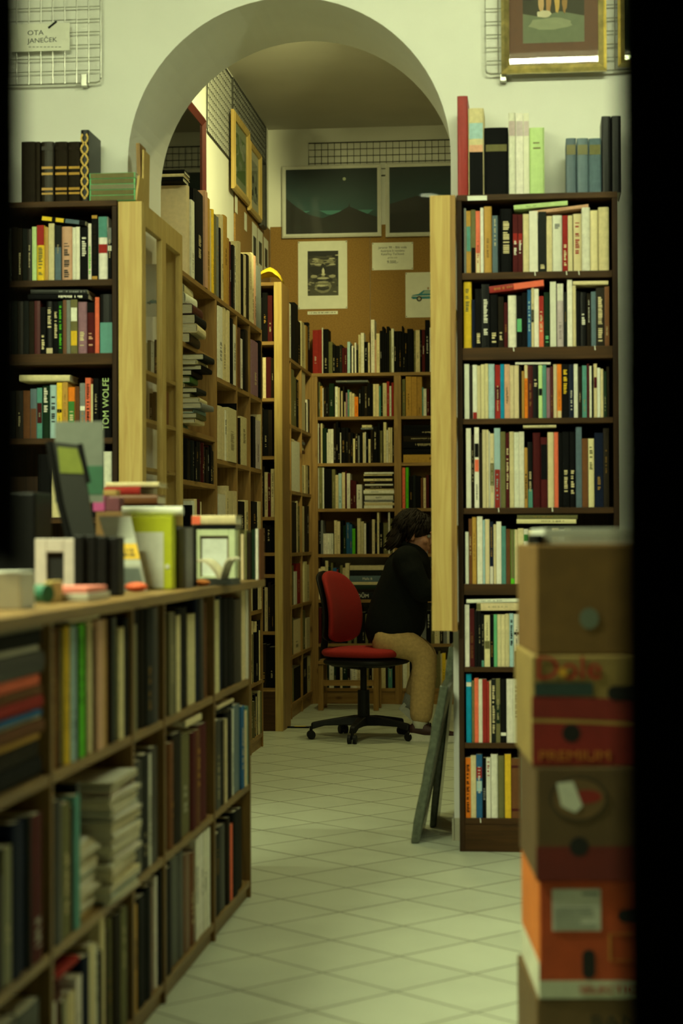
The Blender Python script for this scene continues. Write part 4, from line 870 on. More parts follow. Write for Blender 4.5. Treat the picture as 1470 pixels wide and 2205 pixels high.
for i, (ua, uc, ks) in enumerate([(ub[0] + .03, ub[1] - .03, 'CWC'), (ub[1] + .03, ub[1] + .25, 'CC')]):
    mlie(ua, uc, BZ[1] + .27 if i == 0 else BZ[2] + .30, ks, (.02, .018, .015), X=Xb)
mlie(ub[0] + .05, ub[0] + .3, BZ[3] + .28, 'CKL', (.02, .02, .012), X=Xb); mlie(ub[2] + .05, ub[2] + .27, BZ[2] + .27, 'NCCAN', (.02, .02, .018, .02, .015), X=Xb)
for i_ in (5, 6, 7):                              # continuing behind the stacked boxes
    rrow(rx0 + .30, rx1 - .03, r_sh[i_], zroof_r[i_], Y=YB + .012, pal='CWKRENUMTK', hmin=.75)
# narrow dark case facing the aisle in front of it
pn = atZ(607, 1575); yn = pn.y; n_r = at(607, 1000, yn).x; n_l = XL + .015
NZ = [at(580, y, yn).z for y in (735, 857, 982, 1113, 1190, 1237, 1360, 1482)]
t = thing('bookcase', ((n_l + n_r) / 2, yn, 0), 'narrow pine-edged bookcase facing the aisle between the two wall shelvings', 'bookcase')
xp = at(590.5, 1000, yn).x; ye = yB0 - .004; zt_n = at(600, 607, yn).z
MB().box(xp, n_r, yn, yn + .035, 0, zt_n).build('front_post', 'pineV', t, bevel=.002)
MB().box(n_r - .022, n_r, yn + .0355, ye, 0, zt_n).build('side_panel', 'goldV', t)
MB().box(n_l, n_l + .02, yn, ye, 0, zt_n).build('side_panel', 'goldV', t)
MB().box(n_l + .0205, n_r - .0225, ye - .006, ye, 0, zt_n).build('back_panel', 'darkV', t)
for z in NZ: MB().box(n_l + .0205, xp - .0005, yn + .006, ye - .0065, z - .02, z).build('shelf', 'goldX', t)
MB().box(n_l + .0205, xp - .0005, yn + .006, yn + .02, 0, NZ[-1] - .021).build('kick_board', 'darkX', t)
MB().box(n_l + .0205, xp - .0005, yn + .006, ye - .0065, zt_n - .02, zt_n).build('top_board', 'goldX', t)
for i, z in enumerate(NZ):
    zr = (NZ[i - 1] - .02 if i else zt_n - .02)
    if zr - z > .12: rrow(n_l + .03, xp - .004, z, zr, Y=yn + .02, pal='KKDDMKC', hmin=.75, wmin=.015)
m = MB(); rg = random.Random(8); n_ = 9; gridp = [[None] * n_ for _ in range(n_)]
for i in range(n_):
    for j in range(n_):
        u, v = i / (n_ - 1), j / (n_ - 1)
        gridp[i][j] = (n_r - .15 + .15 * u, yn + .01 + .12 * v, zt_n + .004 + .085 * (math.sin(PI * min(1, u * .9 + .1)) ** .6) * (math.sin(PI * (v * .8 + .12)) ** .5) + rg.uniform(0, .012))
vs = [p for r_ in gridp for p in r_]; m.add(vs, [(i * n_ + j, (i + 1) * n_ + j, (i + 1) * n_ + j + 1, i * n_ + j + 1) for i in range(n_ - 1) for j in range(n_ - 1)], lin(222, 190, 30))
o = m.build('paper_bag', 'paint', smooth=True); o.modifiers.new('thick', 'SOLIDIFY').thickness = .002
tag(o, 'crumpled yellow paper bag on top of the narrow pine-edged bookcase', 'bag')
m = MB().box(-.07, .07, -.1, .1, 0, .07); z_ = max(BZ[0] + .42, 0)
pz = at(600, 640, yB0 + .1)
# ---------------------------------------------------------------- shelving A along the side wall, near half
pA = atZ(567, 1607); XA = pA.x; yA1 = pA.y
AZ = [atX(470, y, XA).z for y in (640, 812, 988, 1160)]; AZ += [AZ[-1] - .39, AZ[-1] - .78, .08]
ua = [YW2 + .06] + [atX(p, 1000, XA).y for p in (467, 511, 539)] + [yA1 - .01]
shelving('bookcase', 'golden pine wall shelving of large art books past the arch', 'y', ua[0], ua[-1], XA, XL + .002, ua[1:], AZ, AZ[0] - .0225, kick=.055)
CZ = [atX(396, y, XA).z for y in (735, 921, 1032)]; CZ = [AZ[0]] + CZ + [CZ[-1] - .31, CZ[-1] - .7, .1]
t = shelving('bookcase', 'golden pine bay of lying book stacks directly behind the showcase', 'y', ua[0], ua[1], XA - .0, XL + .002, [ua[0], ua[1] - .022], CZ, AZ[0] - .0225, kick=.07)
Xa = XA + .002; rA = lambda i: AZ[i - 1] - .023 if i else 9
YPF = atX(411, 500, XA).y
OT = (330, 380); OU = (460, 630); ga = 'large art books on the golden wall shelving'
AT = '442,478,W,275;480,583,K,180;585,615,P,170,x;617,650,F,245;655,670,C,380;672,690,Y,375;692,722,E,430;724,755,A,460;757,778,K,585;780,808,C,440;810,850,F,450;852,868,F,700;870,882,M,740;905,925,K,780;927,945,W,800;955,975,C,740;977,1000,C,740;1005,1025,K,880;1028,1055,C,890;1057,1090,K,890;1095,1120,C,870;1122,1150,C,870;1152,1175,P,900;1178,1250,A,1035'
prow(OT, 5.25, AT, AZ[0], 9, X=Xa, lo=YPF + .001, hi=ua[-1] + .02, kind='art_book', lab='from the near end, on top of golden wall shelving', group=ga, dmin=.22, dmax=.28)
A2 = [['40,78,W,110;80,105,C,110;107,132,C,120;134,148,K,200;150,186,W,250', '190,205,N,270;208,222,W,355;224,245,K,300;247,272,K,290', '297,350,V,375;352,375,K,375'],
      ['42,75,C,870;77,90,C,890;92,108,W,900;110,175,C,890;178,186,K,850', '205,212,D,960;214,265,C,955', '305,325,K,950;327,360,v,980;362,375,C,935'],
      ['47,97,W,1545;100,118,C,1480;120,158,C,1520;160,186,C,1520', '195,245,K,1600;247,275,C,1590', '295,335,K,1600;337,345,W,1610;347,370,C,1600']]
for r_, rowt in enumerate(A2):
    for b_, ent in enumerate(rowt):
        prow(OU, 3.556, ent, AZ[r_ + 1], rA(r_ + 1), X=Xa, lo=ua[b_ + 1] + .012, hi=ua[b_ + 2] - .012, kind='art_book', lab=f'along, {("second", "third", "fourth")[r_]} golden shelf down, {("near", "middle", "far")[b_]} bay', group=ga, dmin=.22, dmax=.28)
for r_ in (4, 5, 6): rrow(ua[3] + .012, ua[4] - .012, AZ[r_], rA(r_), X=Xa, pal='CEKKKEC', wmin=.02, wmax=.05)
def lie_x(kind, X, y0, z, L, d, t_, k, label, group, yaw=0):
    return book(kind, T((X, y0, z + t_ + .0005)) @ Matrix.Rotation(yaw, 4, 'Z') @ RX90 @ LIE, t_, d, L, k, label, group, None, None, True, 'book')
def stack_x(X, y0, zs, specs, lab, group, kind='art_book', d=.2):
    z = zs
    for i, (k, t_, L, jx) in enumerate(specs):
        lie_x(kind, X + jx, y0 + R.uniform(0, .03), z, L, d, t_, k, f'{PAL[k][0]} {kind.replace("_", " ")} lying {ORDS[i]} from the bottom, {lab}', group, R.uniform(-.05, .05)); z += t_ + .001
gs = 'books lying in stacks behind the showcase'
stack_x(XA + .02, ua[0] + .18, CZ[1], [('D', .042, .3, 0), ('C', .04, .28, .03), ('K', .042, .27, .02), ('M', .044, .26, .01), ('W', .046, .25, -.02), ('C', .042, .25, -.03)], 'topmost stack behind showcase', gs)
stack_x(XA + .015, ua[0] + .2, CZ[2], [('T', .025, .26, -.05), ('C', .02, .25, .02), ('E', .022, .24, .03), ('L', .018, .25, .01), ('A', .025, .26, .05), ('C', .022, .24, .04), ('E', .02, .25, .0), ('d', .022, .22, .03), ('C', .02, .22, -.03), ('G', .03, .2, .0), ('D', .024, .25, .01), ('K', .022, .26, .05), ('C', .02, .27, .03), ('d', .026, .24, .06)], 'messy middle stack behind showcase', gs)
rrow(ua[0] + .2, ua[1] - .04, CZ[3], CZ[2] - .023, X=Xa, pal='KKDDMd', hmin=.75, wmin=.02, wmax=.05)
gl = 'upright volumes low behind the showcase'
yq = ua[0] + .28
for i, (k, w_, h) in enumerate([('K', .05, .2), ('W', .05, .22), ('C', .06, .23), ('M', .08, .23), ('C', .02, .22)]):
    book('art_book', T((Xa, yq, CZ[4] + .0005)) @ RX90, w_, .22, h, k, f'{PAL[k][0]} volume, {ORDS[i]} along the low bay shelf behind the showcase', gl, None, None, True); yq += w_ + .002
# the big cream portfolio at the near end of the shelving top, and what lies on it
B = atX(411, 404, XA)
book('portfolio', T((XA - .004, YPF - .055, AZ[0] + .0006)) @ RX90, .054, .30, B.z - AZ[0], 'C', 'big plain cream portfolio standing first on top of shelving behind the arch', 'large art books on the golden wall shelving', None, None, True, 'portfolio')
z = B.z + .004
for i, (k, t_) in enumerate((('K', .02), ('C', .014), ('K', .018))):
    book('art_book', T((XA - .27 + .012 * i, YPF - .13 + .006 * i, z + t_)) @ LIE, t_, .14, .26 - .01 * i, k, f'{PAL[k][0]} volume lying {ORDS[i]} up on the big cream portfolio', 'volumes on the cream portfolio', None, None, True); z += t_ + .001
# ================================================================ chair
YCH = atZ(785, 1590).y
def cp(px, py, dy=0.0): return at(px, py, YCH + dy)
cb = cp(783, 1585); cb.z = 0
t = thing('office_chair', cb, 'red upholstered swivel office chair with black five-star base under the seated person', 'chair')
seat_z = cp(780, 1392).z; yaw = math.radians(-22)
MC = T((cb.x, cb.y, 0)) @ Matrix.Rotation(yaw, 4, 'Z')       # chair faces its own +x
def slab(mb, outline, z0, z1, crown, M, n=6):
    rings = []
    for i in range(n + 1):
        f = i / n; s = 1 - .16 * (abs(f - .5) * 2) ** 3
        rings.append([Vector((x * s, y * s, z0 + (z1 - z0) * f + crown * (1 - (x * x + y * y) / .06) * (f if f > .5 else 0))) for x, y in outline])
    mb.loft(rings, M=M)
def superell(a, b, p=3.2, n=28): return [(a * math.copysign(abs(math.cos(2 * PI * i / n)) ** (2 / p), math.cos(2 * PI * i / n)), b * math.copysign(abs(math.sin(2 * PI * i / n)) ** (2 / p), math.sin(2 * PI * i / n))) for i in range(n)]
m = MB(); slab(m, superell(.235, .235), seat_z - .06, seat_z, .008, MC @ T((.02, 0, 0))); m.build('seat', 'redcloth', t, smooth=True, sub=1)
m = MB(); slab(m, superell(.225, .225), seat_z - .105, seat_z - .061, 0, MC @ T((.02, 0, 0))); m.build('seat_shell', 'black', t, smooth=True)
bz0, bz1 = cp(735, 1388).z + .01, cp(735, 1229).z
def backpart(off, th, name, mt, grow=0):
    mb = MB(); rings = []; n = 14
    for i in range(n + 1):
        f = i / n; z = bz0 + (bz1 - bz0) * f
        hw = (.195 + grow) * (1 - (abs(f - .42) / .62) ** 3.2 * .62); x = -.165 - .06 * f + .035 * math.sin(PI * f) + off
        ring = []
        for k in range(20):
            a = 2 * PI * k / 20; y = hw * math.copysign(abs(math.cos(a)) ** .7, math.cos(a)); q = th * math.copysign(abs(math.sin(a)) ** .8, math.sin(a))
            e_ = 1 if 0 < i < n else .45
            ring.append(Vector((x + q * e_ + .05 * (y / .2) ** 2, y * e_ if i in (0, n) else y, z)))
        rings.append(ring)
    mb.loft(rings, M=MC); return mb.build(name, mt, t, smooth=True, sub=1)
backpart(0, .03, 'backrest', 'redcloth'); backpart(-.045, .018, 'back_shell', 'black', .004)
MB().tube([MC @ Vector((-.235, 0, bz0 + .12)), MC @ Vector((-.262, 0, seat_z - .03)), MC @ Vector((-.2, 0, seat_z - .1)), MC @ Vector((-.02, 0, seat_z - .115))], .022, 10).build('back_bar', 'black', t)
m = MB().tube([MC @ Vector((0, 0, .09)), MC @ Vector((0, 0, .28))], [.036, .034], 16).tube([MC @ Vector((0, 0, .28)), MC @ Vector((0, 0, seat_z - .1))], .019, 14); m.build('gas_column', 'black', t)
m = MB().tube([MC @ Vector((.0, .02, seat_z - .12)), MC @ Vector((.04, .26, seat_z - .13))], .008, 8); m.sphere(MC @ Vector((.04, .27, seat_z - .13)), .016, 6); m.build('lever', 'black', t)
for k in range(5):
    a = math.radians(-97 + 72 * k); d = Vector((math.cos(a), math.sin(a), 0)); s_ = Vector((-d.y, d.x, 0)); L_ = .305
    rings = []
    for f, w_, z0, z1 in [(.05, .04, .075, .13), (.35, .032, .08, .128), (.75, .026, .078, .11), (.97, .024, .06, .098), (1.0, .02, .06, .09)]:
        c = cb + d * (L_ * f); rings.append([c + s_ * w_ * (.9) + Vector((0, 0, z0)), c - s_ * w_ * .9 + Vector((0, 0, z0)), c - s_ * w_ * .6 + Vector((0, 0, z1)), c + s_ * w_ * .6 + Vector((0, 0, z1))])
    mb = MB(); mb.loft(rings); lg = mb.build('base_leg', 'black', t, bevel=.006)
    c = cb + d * L_; cs = MB()
    for q in (-.016, .016): cs.tube([c + s_ * (q - .009) + Vector((0, 0, .0255)), c + s_ * (q + .009) + Vector((0, 0, .0255))], .025, 14)
    cs.tube([c + Vector((0, 0, .025)), c + Vector((0, 0, .075))], .009, 8)
    cs.build('caster', 'black', lg)
# ================================================================ person
YN = YCH - .10; YF_ = YCH + .16
def P(px, py, Y): return at(px, py, Y)
def skin(name, nodes, edges, m, parent, sub=2, remesh=0, extra=None):
    me = bpy.data.meshes.new(name); off = ORG[parent.name] if parent else Vector((0, 0, 0))
    me.from_pydata([Vector(p) - off for p, r in nodes], edges, []); me.materials.append(MAT[m])
    o = bpy.data.objects.new(name, me); COL.objects.link(o)
    if parent: o.parent = parent
    ORG[o.name] = off
    sk = o.modifiers.new('skin', 'SKIN'); sk.use_smooth_shade = True; sk.branch_smoothing = .6
    for i, (p, r) in enumerate(nodes):
        v = me.skin_vertices[0].data[i]; v.radius = r if isinstance(r, tuple) else (r, r); v.use_root = i == 0
    if sub: q = o.modifiers.new('sub', 'SUBSURF'); q.levels = sub; q.render_levels = sub
    return o
def chain(n): return [(i, i + 1) for i in range(n - 1)]
pel = P(822, 1374, YCH + .02)
rh, rk, ra = P(838, 1380, YN), P(916, 1404, YN), P(905, 1556, YN - .02)
lh, lk, la = P(840, 1380, YF_), P(926, 1404, YF_ + .02), P(884, 1518, YF_ + .02)
wa, ch, nb, nk, hd = P(846, 1315, YCH + .03), P(868, 1240, YCH + .03), P(884, 1193, YCH + .03), P(890, 1180, YCH + .03), P(895, 1152, YCH + .03)
rs, ls = P(876, 1206, YN - .06), P(880, 1206, YF_ + .06)
re, le = P(912, 1268, YN - .1), P(915, 1262, YF_ + .1)
DESKZ = .755
rw, lw = Vector((re.x + .24, YN - .02, DESKZ + .06)), Vector((le.x + .24, YF_ - .06, DESKZ + .05))
pt = thing('person', (pel.x, pel.y, 0), 'person in black jacket and khaki trousers sitting bent forward on red chair', 'person')
nodes = [(pel, .09), (wa, .10), (ch, .11), (nb, .07), (nk, .052), (hd + Vector((0, 0, -.03)), .06),
         (rs, .055), (re, .042), (rw, .028), (ls, .055), (le, .042), (lw, .028),
         (rh, .085), (rk, .055), (ra, .038), (lh, .085), (lk, .055), (la, .038)]
edges = [(0, 1), (1, 2), (2, 3), (3, 4), (4, 5), (2, 6), (6, 7), (7, 8), (2, 9), (9, 10), (10, 11), (0, 12), (12, 13), (13, 14), (0, 15), (15, 16), (16, 17)]
tmp = skin('body_frame', nodes, edges, 'skin', None, 2)
dg = bpy.context.evaluated_depsgraph_get(); me = bpy.data.meshes.new_from_object(tmp.evaluated_get(dg))
bm_ = MB(); bm_.add([v.co.copy() for v in me.vertices], [tuple(p.vertices) for p in me.polygons]); bpy.data.objects.remove(tmp)
# head looking along +x, tilted down: skull, jaw, nose, lips, brow, ears
HM = T(hd) @ Matrix.Rotation(math.radians(14), 4, 'Y')
def hs(c, r, n=10): bm_.sphere((0, 0, 0), r, n, M=HM @ T(c))
hs((-.012, 0, .03), (.098, .076, .088)); hs((.028, 0, -.035), (.062, .058, .075)); hs((.062, 0, -.088), (.026, .03, .024)); hs((.02, 0, -.07), (.06, .052, .035))
hs((.082, 0, .036), (.014, .05, .012)); hs((.094, 0, -.012), (.017, .012, .024)); hs((.086, 0, .01), (.012, .009, .022)); hs((.088, 0, -.052), (.01, .024, .007)); hs((.086, 0, -.063), (.01, .021, .007))
for s in (-1, 1):
    hs((-.012, s * .078, -.002), (.017, .009, .03)); hs((-.008, s * .076, -.026), (.01, .008, .013)); hs((.062, s * .04, -.02), (.025, .022, .022))
    hs((.074, s * .012, -.02), (.012, .01, .009))
def hand(w, d, side):
    d = d.normalized(); s_ = Vector((-d.y, d.x, 0)); dn = Vector((0, 0, -1))
    rings = []
    for f, wd, th in [(0, .026, .017), (.3, .036, .015), (.7, .042, .014), (1, .04, .011)]:
        c = w + d * (.09 * f) + dn * (.012 * f); rings.append([c + s_ * wd * math.cos(2 * PI * k / 12) + Vector((0, 0, th * math.sin(2 * PI * k / 12))) for k in range(12)])
    bm_.loft(rings); ft = []
    for i, (o_, L_) in enumerate(((-.031, .066), (-.011, .078), (.01, .073), (.03, .058))):
        b_ = w + d * .085 + s_ * o_ + dn * .011; dd = (d + s_ * o_ * 2).normalized()
        bm_.tube([b_, b_ + dd * L_ * .45 + Vector((0, 0, .006)), b_ + dd * L_ * .78 + dn * .006, b_ + dd * L_ + dn * .02], [.0095, .009, .0082, .0065], 8)
    b_ = w + d * .03 + s_ * side * .028 + dn * .006
    bm_.tube([b_, b_ + s_ * side * .025 + d * .03 + dn * .006, b_ + s_ * side * .028 + d * .06 + dn * .014], [.0125, .011, .008], 8)
hand(rw, Vector((1, .12, 0)), 1); hand(lw, Vector((1, -.15, 0)), -1)
o = bm_.build('body', 'skin', pt, smooth=True); q = o.modifiers.new('join', 'REMESH'); q.mode = 'VOXEL'; q.voxel_size = .0055; q.use_smooth_shade = True
q = o.modifiers.new('soft', 'SMOOTH'); q.factor = .5; q.iterations = 3
for s in (-1, 1):
    m = MB(); m.sphere((0, 0, 0), .0115, 8, M=HM @ T((.076, s * .031, .012))); m.build('eye', 'sock', pt, smooth=True)
# hair: loose, to the collar
hm = MB(); rg = random.Random(21); HT = HM @ T((-.022, 0, .042))
hm.sphere((0, 0, 0), (.108, .088, .088), 14, M=HT)
hm.loft([[HT @ Vector((-.055 - .03 * f + (.062 - .012 * f) * math.cos(2 * PI * k / 20), (.086 - .014 * f) * math.sin(2 * PI * k / 20), .01 - .15 * f)) for k in range(20)] for f in (0, .25, .5, .75, 1)])
for i in range(420):
    a = rg.uniform(-PI, PI); th = rg.uniform(.05, 1.75)
    n_ = Vector((math.sin(th) * math.cos(a), math.sin(th) * math.sin(a), math.cos(th)))
    p = Vector((.110 * n_.x, .088 * n_.y, .094 * n_.z))
    if p.x > .045 and p.z < .03: continue
    fl = Vector((-.25 if p.x < .05 else .5, p.y * 2, -1)); fl = (fl - n_ * fl.dot(n_)).normalized()
    L_ = rg.uniform(.05, .09) if p.x < .03 else .045
    pts = [p * .98, p + n_ * .005 + fl * L_ * .5, p - n_ * .01 + fl * L_ + Vector((0, 0, -.012))]
    hm.tube([HT @ v for v in pts], [.009, .0085, .002], 5)
for i in range(90):
    y = rg.uniform(-.075, .075); p = Vector((-.092 + abs(y) * .55 - .01 * rg.random(), y, rg.uniform(-.07, .02)))
    hm.tube([HT @ p, HT @ (p + Vector((-.012, 0, -.05))), HT @ (p + Vector((-.03 - .02 * rg.random(), y * .12, -.1)))], [.01, .009, .002], 5)
hm.build('hair', 'hair', pt, smooth=True)
# jacket
jk = MB(); rings = []; px_m = YCH / F
for cx_, y_, hw, hd_ in [(838, 1392, 26, .13), (846, 1378, 56, .19), (850, 1352, 66, .205), (854, 1320, 65, .2), (860, 1290, 62, .195), (868, 1260, 58, .205), (875, 1232, 52, .215), (878, 1210, 49, .2), (880, 1196, 42, .15), (884, 1184, 31, .09), (888, 1172, 24, .07)]:
    c = P(cx_, y_, YCH + .03); rings.append([c + Vector((hw * px_m * math.cos(2 * PI * k / 28), hd_ * math.sin(2 * PI * k / 28), .0)) for k in range(28)])
jk.loft(rings)
for sh_, el_, wr_, dy in ((rs, re, rw, -1), (ls, le, lw, 1)):
    a = sh_ + Vector((-.01, -dy * .05, .0)); b = sh_.lerp(el_, .5) + Vector((-.015, dy * .02, 0))
    jk.tube([a, sh_, b, el_ + Vector((-.01, 0, -.01)), el_.lerp(wr_, .3), el_.lerp(wr_, .9)], [.07, .085, .078, .07, .06, .046], 16)
    jk.sphere(el_ + Vector((-.01, 0, -.01)), .068, 10); jk.sphere(sh_, .086, 10)
o = jk.build('jacket', 'jacket', pt, smooth=True); q = o.modifiers.new('join', 'REMESH'); q.mode = 'VOXEL'; q.voxel_size = .011; q.use_smooth_shade = True
q = o.modifiers.new('soft', 'SMOOTH'); q.factor = .6; q.iterations = 8
m = MB(); rings = []
for f, r_, dz in [(0, .074, -.012), (.5, .078, .01), (1, .072, .03)]:
    c = P(888, 1180, YCH + .03); rings.append([c + Vector((r_ * math.cos(2 * PI * k / 18) * .95 - .01 * f, r_ * math.sin(2 * PI * k / 18), dz - .02 * math.cos(2 * PI * k / 18))) for k in range(18)])
m.loft(rings); m.build('collar', 'jacket', pt, smooth=True)
# trousers, with slack at the knees
tn = [(P(815, 1378, YCH + .02), (.12, .13)), (rh, .1), (rh.lerp(rk, .5) + Vector((0, 0, .01)), .095), (rk + Vector((-.01, 0, -.01)), .082), (rk.lerp(ra, .25), .079), (rk.lerp(ra, .6), .076), (ra + Vector((0, 0, -.012)), .068),
      (lh, .1), (lh.lerp(lk, .5) + Vector((0, 0, .01)), .092), (lk + Vector((-.01, 0, -.01)), .08), (lk.lerp(la, .3), .075), (lk.lerp(la, .65), .07), (la + Vector((.01, 0, .03)), .064)]
skin('trousers', tn, [(0, 1), (1, 2), (2, 3), (3, 4), (4, 5), (5, 6), (0, 7), (7, 8), (8, 9), (9, 10), (10, 11), (11, 12)], 'khaki', pt)
def shoe(heel, toe, side):
    d = (toe - heel); L_ = d.length; d.normalize(); u = Vector((0, 1, 0)); up = u.cross(d) * -1
    if up.z < 0: up = -up
    up = (Vector((0, 0, 1)) - d * d.z).normalized()
    prof = [(0, .03, .02, .085), (.08, .036, .0, .1), (.3, .036, .0, .098), (.5, .04, .0, .075), (.75, .046, .0, .058), (.92, .036, .004, .045), (1, .018, .012, .034)]
    mb = MB(); mb.loft([[heel + d * L_ * f + u * w_ * math.copysign(abs(math.cos(2 * PI * k / 16)) ** .8, math.cos(2 * PI * k / 16)) + up * (.026 + lo + (hi - lo - .02) * (.5 + .5 * math.sin(2 * PI * k / 16))) for k in range(16)] for f, w_, lo, hi in prof])
    s_ = mb.build('shoe', 'shoe', pt, smooth=True)
    mb = MB(); mb.loft([[heel + d * L_ * f + u * (w_ + .007) * math.cos(2 * PI * k / 16) + up * (.0 if k > 8 else .036 + (.012 if f < .2 else 0)) for k in range(16)] for f, w_, lo, hi in prof]); mb.build('sole', 'sole', s_)
    mb = MB()
    for i in range(5):
        c = heel + d * L_ * (.42 + .07 * i) + up * (.098 - .009 * i); mb.tube([c - u * .026 - up * .008, c + up * .004, c + u * .026 - up * .008], .0035, 6)
    mb.build('lace', 'blackcloth', s_)
rheel = atZ(888, 1591); rheel.y = YN - .02; rheel.x = ra.x - .06; rheel.z = .001
shoe(rheel, rheel + Vector((.28, -.02, 0)), 1)
ltoe = Vector((la.x + .1, la.y, .004)); shoe(Vector((la.x - .07, la.y, .16)), ltoe, 1)
MB().tube([ra + Vector((0, 0, .06)), ra + Vector((-.005, 0, -.03))], [.042, .045], 14).build('sock', 'sole', pt, smooth=True)
MB().tube([la + Vector((.01, 0, .06)), la + Vector((-.01, 0, -.015))], [.045, .047], 14).build('sock', 'sock', pt, smooth=True)
# ================================================================ desk, stool, floor strip
dx0 = at(938, 1400, YCH + .22).x
t = thing('desk', (dx0 + .5, YCH, 0), 'brown wooden desk the person leans on, mostly hidden behind the showcase', 'desk')
dl = max(rk.x, lk.x) + .1
MB().box(dx0 + .06, dx0 + 1.1, YCH - .3, YCH + .55, DESKZ - .03, DESKZ).build('desk_top', 'goldX', t, bevel=.003)
for x in (dx0 + .16, dx0 + 1.02):
    for y in (YCH - .26, YCH + .46): MB().box(x, x + .05, y, y + .05, 0, DESKZ - .0305).build('leg', 'goldV', t, bevel=.002)
m = MB(); z = DESKZ + .0005
for i in range(7):
    k = R.choice(['W', 'C', 'W', 'W']); th = R.uniform(.012, .03)
    lie_lab = f'{PAL[k][0]} book, {ORDS[i]} up in the pile on the desk before the person'
    A = at(921, 1240, YCH + .30)
    book('art_book', T((max(A.x, dx0 + .07) + R.uniform(0, .015), YCH + .24, z + th)) @ LIE, th, .2, .16, k, lie_lab, 'pile of pale books on the desk', None, None, False, 'book'); z += th + .0008
ys = atZ(750, 1527).y + .0
s0, s1 = at(689, 1500, ys).x, at(818, 1500, ys).x
t = thing('stool', ((s0 + s1) / 2, ys, 0), 'low wooden step stool standing behind the red chair', 'stool')
zs_ = at(750, 1428, ys).z
MB().box(s0 - .0, s1 + .0, ys - .13, ys + .13, zs_, zs_ + .022).build('seat', 'goldX', t, bevel=.003)
for x in (s0, s1 - .035):
    for y in (ys - .12, ys + .09): MB().box(x, x + .035, y, y + .03, 0, zs_ - .0005).build('leg', 'goldV', t, bevel=.002)
MB().box(s0 + .0355, s1 - .0355, ys - .115, ys - .097, at(750, 1474, ys).z, at(750, 1462, ys).z).build('stretcher', 'goldX', t)
A = atZ(612, 1567.5); B = atZ(668, 1566)
t = thing('floor_strip', (A.x, A.y, 0), 'black cable strip with a yellow tape patch on the floor behind casters', 'cable strip')
MB().box(A.x + .02, B.x, A.y - .012, A.y + .012, .0005, .01).build('strip', 'black', t)
C_ = at(634, 1567, A.y); MB().box(C_.x, C_.x + .07, A.y - .014, A.y + .013, .0102, .0115, lin(220, 190, 60)).build('tape_patch', 'paint', t)
# ================================================================ low counter bookcase
XC = atZ(541, 1930).x; YE = atZ(541, 1930).y
def cy(px, py=1500): return atX(px, py, XC).y
CT = atX(552, 1247, XC).z; CYN = 2.55
cups = [CYN + .01, cy(112), cy(287), cy(355), cy(462), YE - .011]
CZ1, CZ2, CZ3 = atX(118, 1664, XC).z, atX(467, 1748, XC).z, .055
t = thing('counter_bookcase', (XC - .2, (CYN + YE) / 2, 0), 'long low oak-stained counter bookcase in the foreground, three rows of volumes', 'bookcase')
CB = XC - .34
MB().box(CB - .02, XC + .03, CYN - .01, YE + .13, CT - .024, CT).build('top_board', 'oakY', t, bevel=.002)
for u in cups: MB().box(CB, XC, u - .010, u + .010, 0, CT - .0245).build('upright', 'oakV', t, bevel=.001)
for a, b in zip(cups, cups[1:]):
    for z in (CZ1, CZ2, CZ3): MB().box(CB, XC - .002, a + .0103, b - .0103, z - .02, z).build('shelf', 'oakY', t, bevel=.001)
    MB().box(XC - .03, XC - .012, a + .0103, b - .0103, 0, CZ3 - .0205).build('kick_board', 'oakY', t)
MB().box(CB - .012, CB - .0005, CYN, YE - .001, .02, CT - .0245).build('back_panel', 'oakV', t)
Xc = XC - .002
def crow(bay, r_, ents, dp=.22, h0=None):
    """ents: px0-px1-colour-height(m) ; positions along the counter taken on its front plane"""
    z = (CZ1, CZ2, CZ3)[r_]; roof = (CT - .025, CZ1 - .021, CZ2 - .021)[r_]; lo, hi = cups[bay] + .012, cups[bay + 1] - .012; last = lo; i = 0
    nm = ('top', 'middle', 'bottom')[r_]; bn = ('nearest', 'second', 'narrow', 'fourth', 'farthest')[bay]
    for e in ents.split(';'):
        a, b, k, h = e.split(',')[:4]; ex = e.split(',')[4:]
        y0 = max(atX(float(a), 1500, Xc).y, last + .0006); y1 = min(atX(float(b), 1500, Xc).y, hi)
        if y1 - y0 < .005: continue
        i += 1; w_ = y1 - y0 - .0005; h = min(float(h), roof - z - .006); last = y1
        bands = [(1 - float(s[2:]), 1, s[1]) for s in ex if s[0] == 't'] + [(0, float(s[2:]), s[1]) for s in ex if s[0] == 'b']
        dk = ('slim ' if w_ < .02 else 'broad ' if w_ > .05 else '')
        book('old_volume', T((Xc - R.uniform(.0, .009), y0, z + .0006)) @ RX90, w_, R.uniform(dp - .03, dp), h, k, f'{dk}{PAL[k][0]} volume, {ORDS[i-1]} along the {nm} row, {bn} bay of low counter', 'volumes in the low counter bookcase', bands, None if k in 'KDUC' else 'auto', k in 'KDUMN', 'book')
q = lambda *a: [v / 4.9 for v in a]
e_ = '; '.join([])
crow(1, 0, '108,119,F,.27;119,129.5,M,.272;129.5,138.6,N,.274;138.6,144,E,.27;144,156,Y,.274;156,159,N,.27;159,169,L,.272;169,173.5,K,.27;173.5,188,q,.274;188,193,E,.272;193,207,C,.276;207,211,D,.26;211,224,P,.275;224,233.5,F,.275;233.5,241,N,.276;241,247,D,.276;247,259,g,.274;259,270,C,.25;270,284,K,.27')
crow(2, 0, '290,297,E,.25;297,310,K,.28;310,318,D,.284;318,331,d,.284;331,346,K,.282')
crow(3, 0, '357,366,D,.27;366,378,E,.262;378,381,D,.25;381,390,C,.25;390,411,K,.268;411,427,C,.245;427,434,U,.284;434,444,K,.282;444,454,N,.27')
crow(4, 0, '465,475,C,.27;475,486,U,.28;486,497,K,.27;497,510,K,.268;510,525,D,.26;525,533,C,.285;533,540,W,.285')
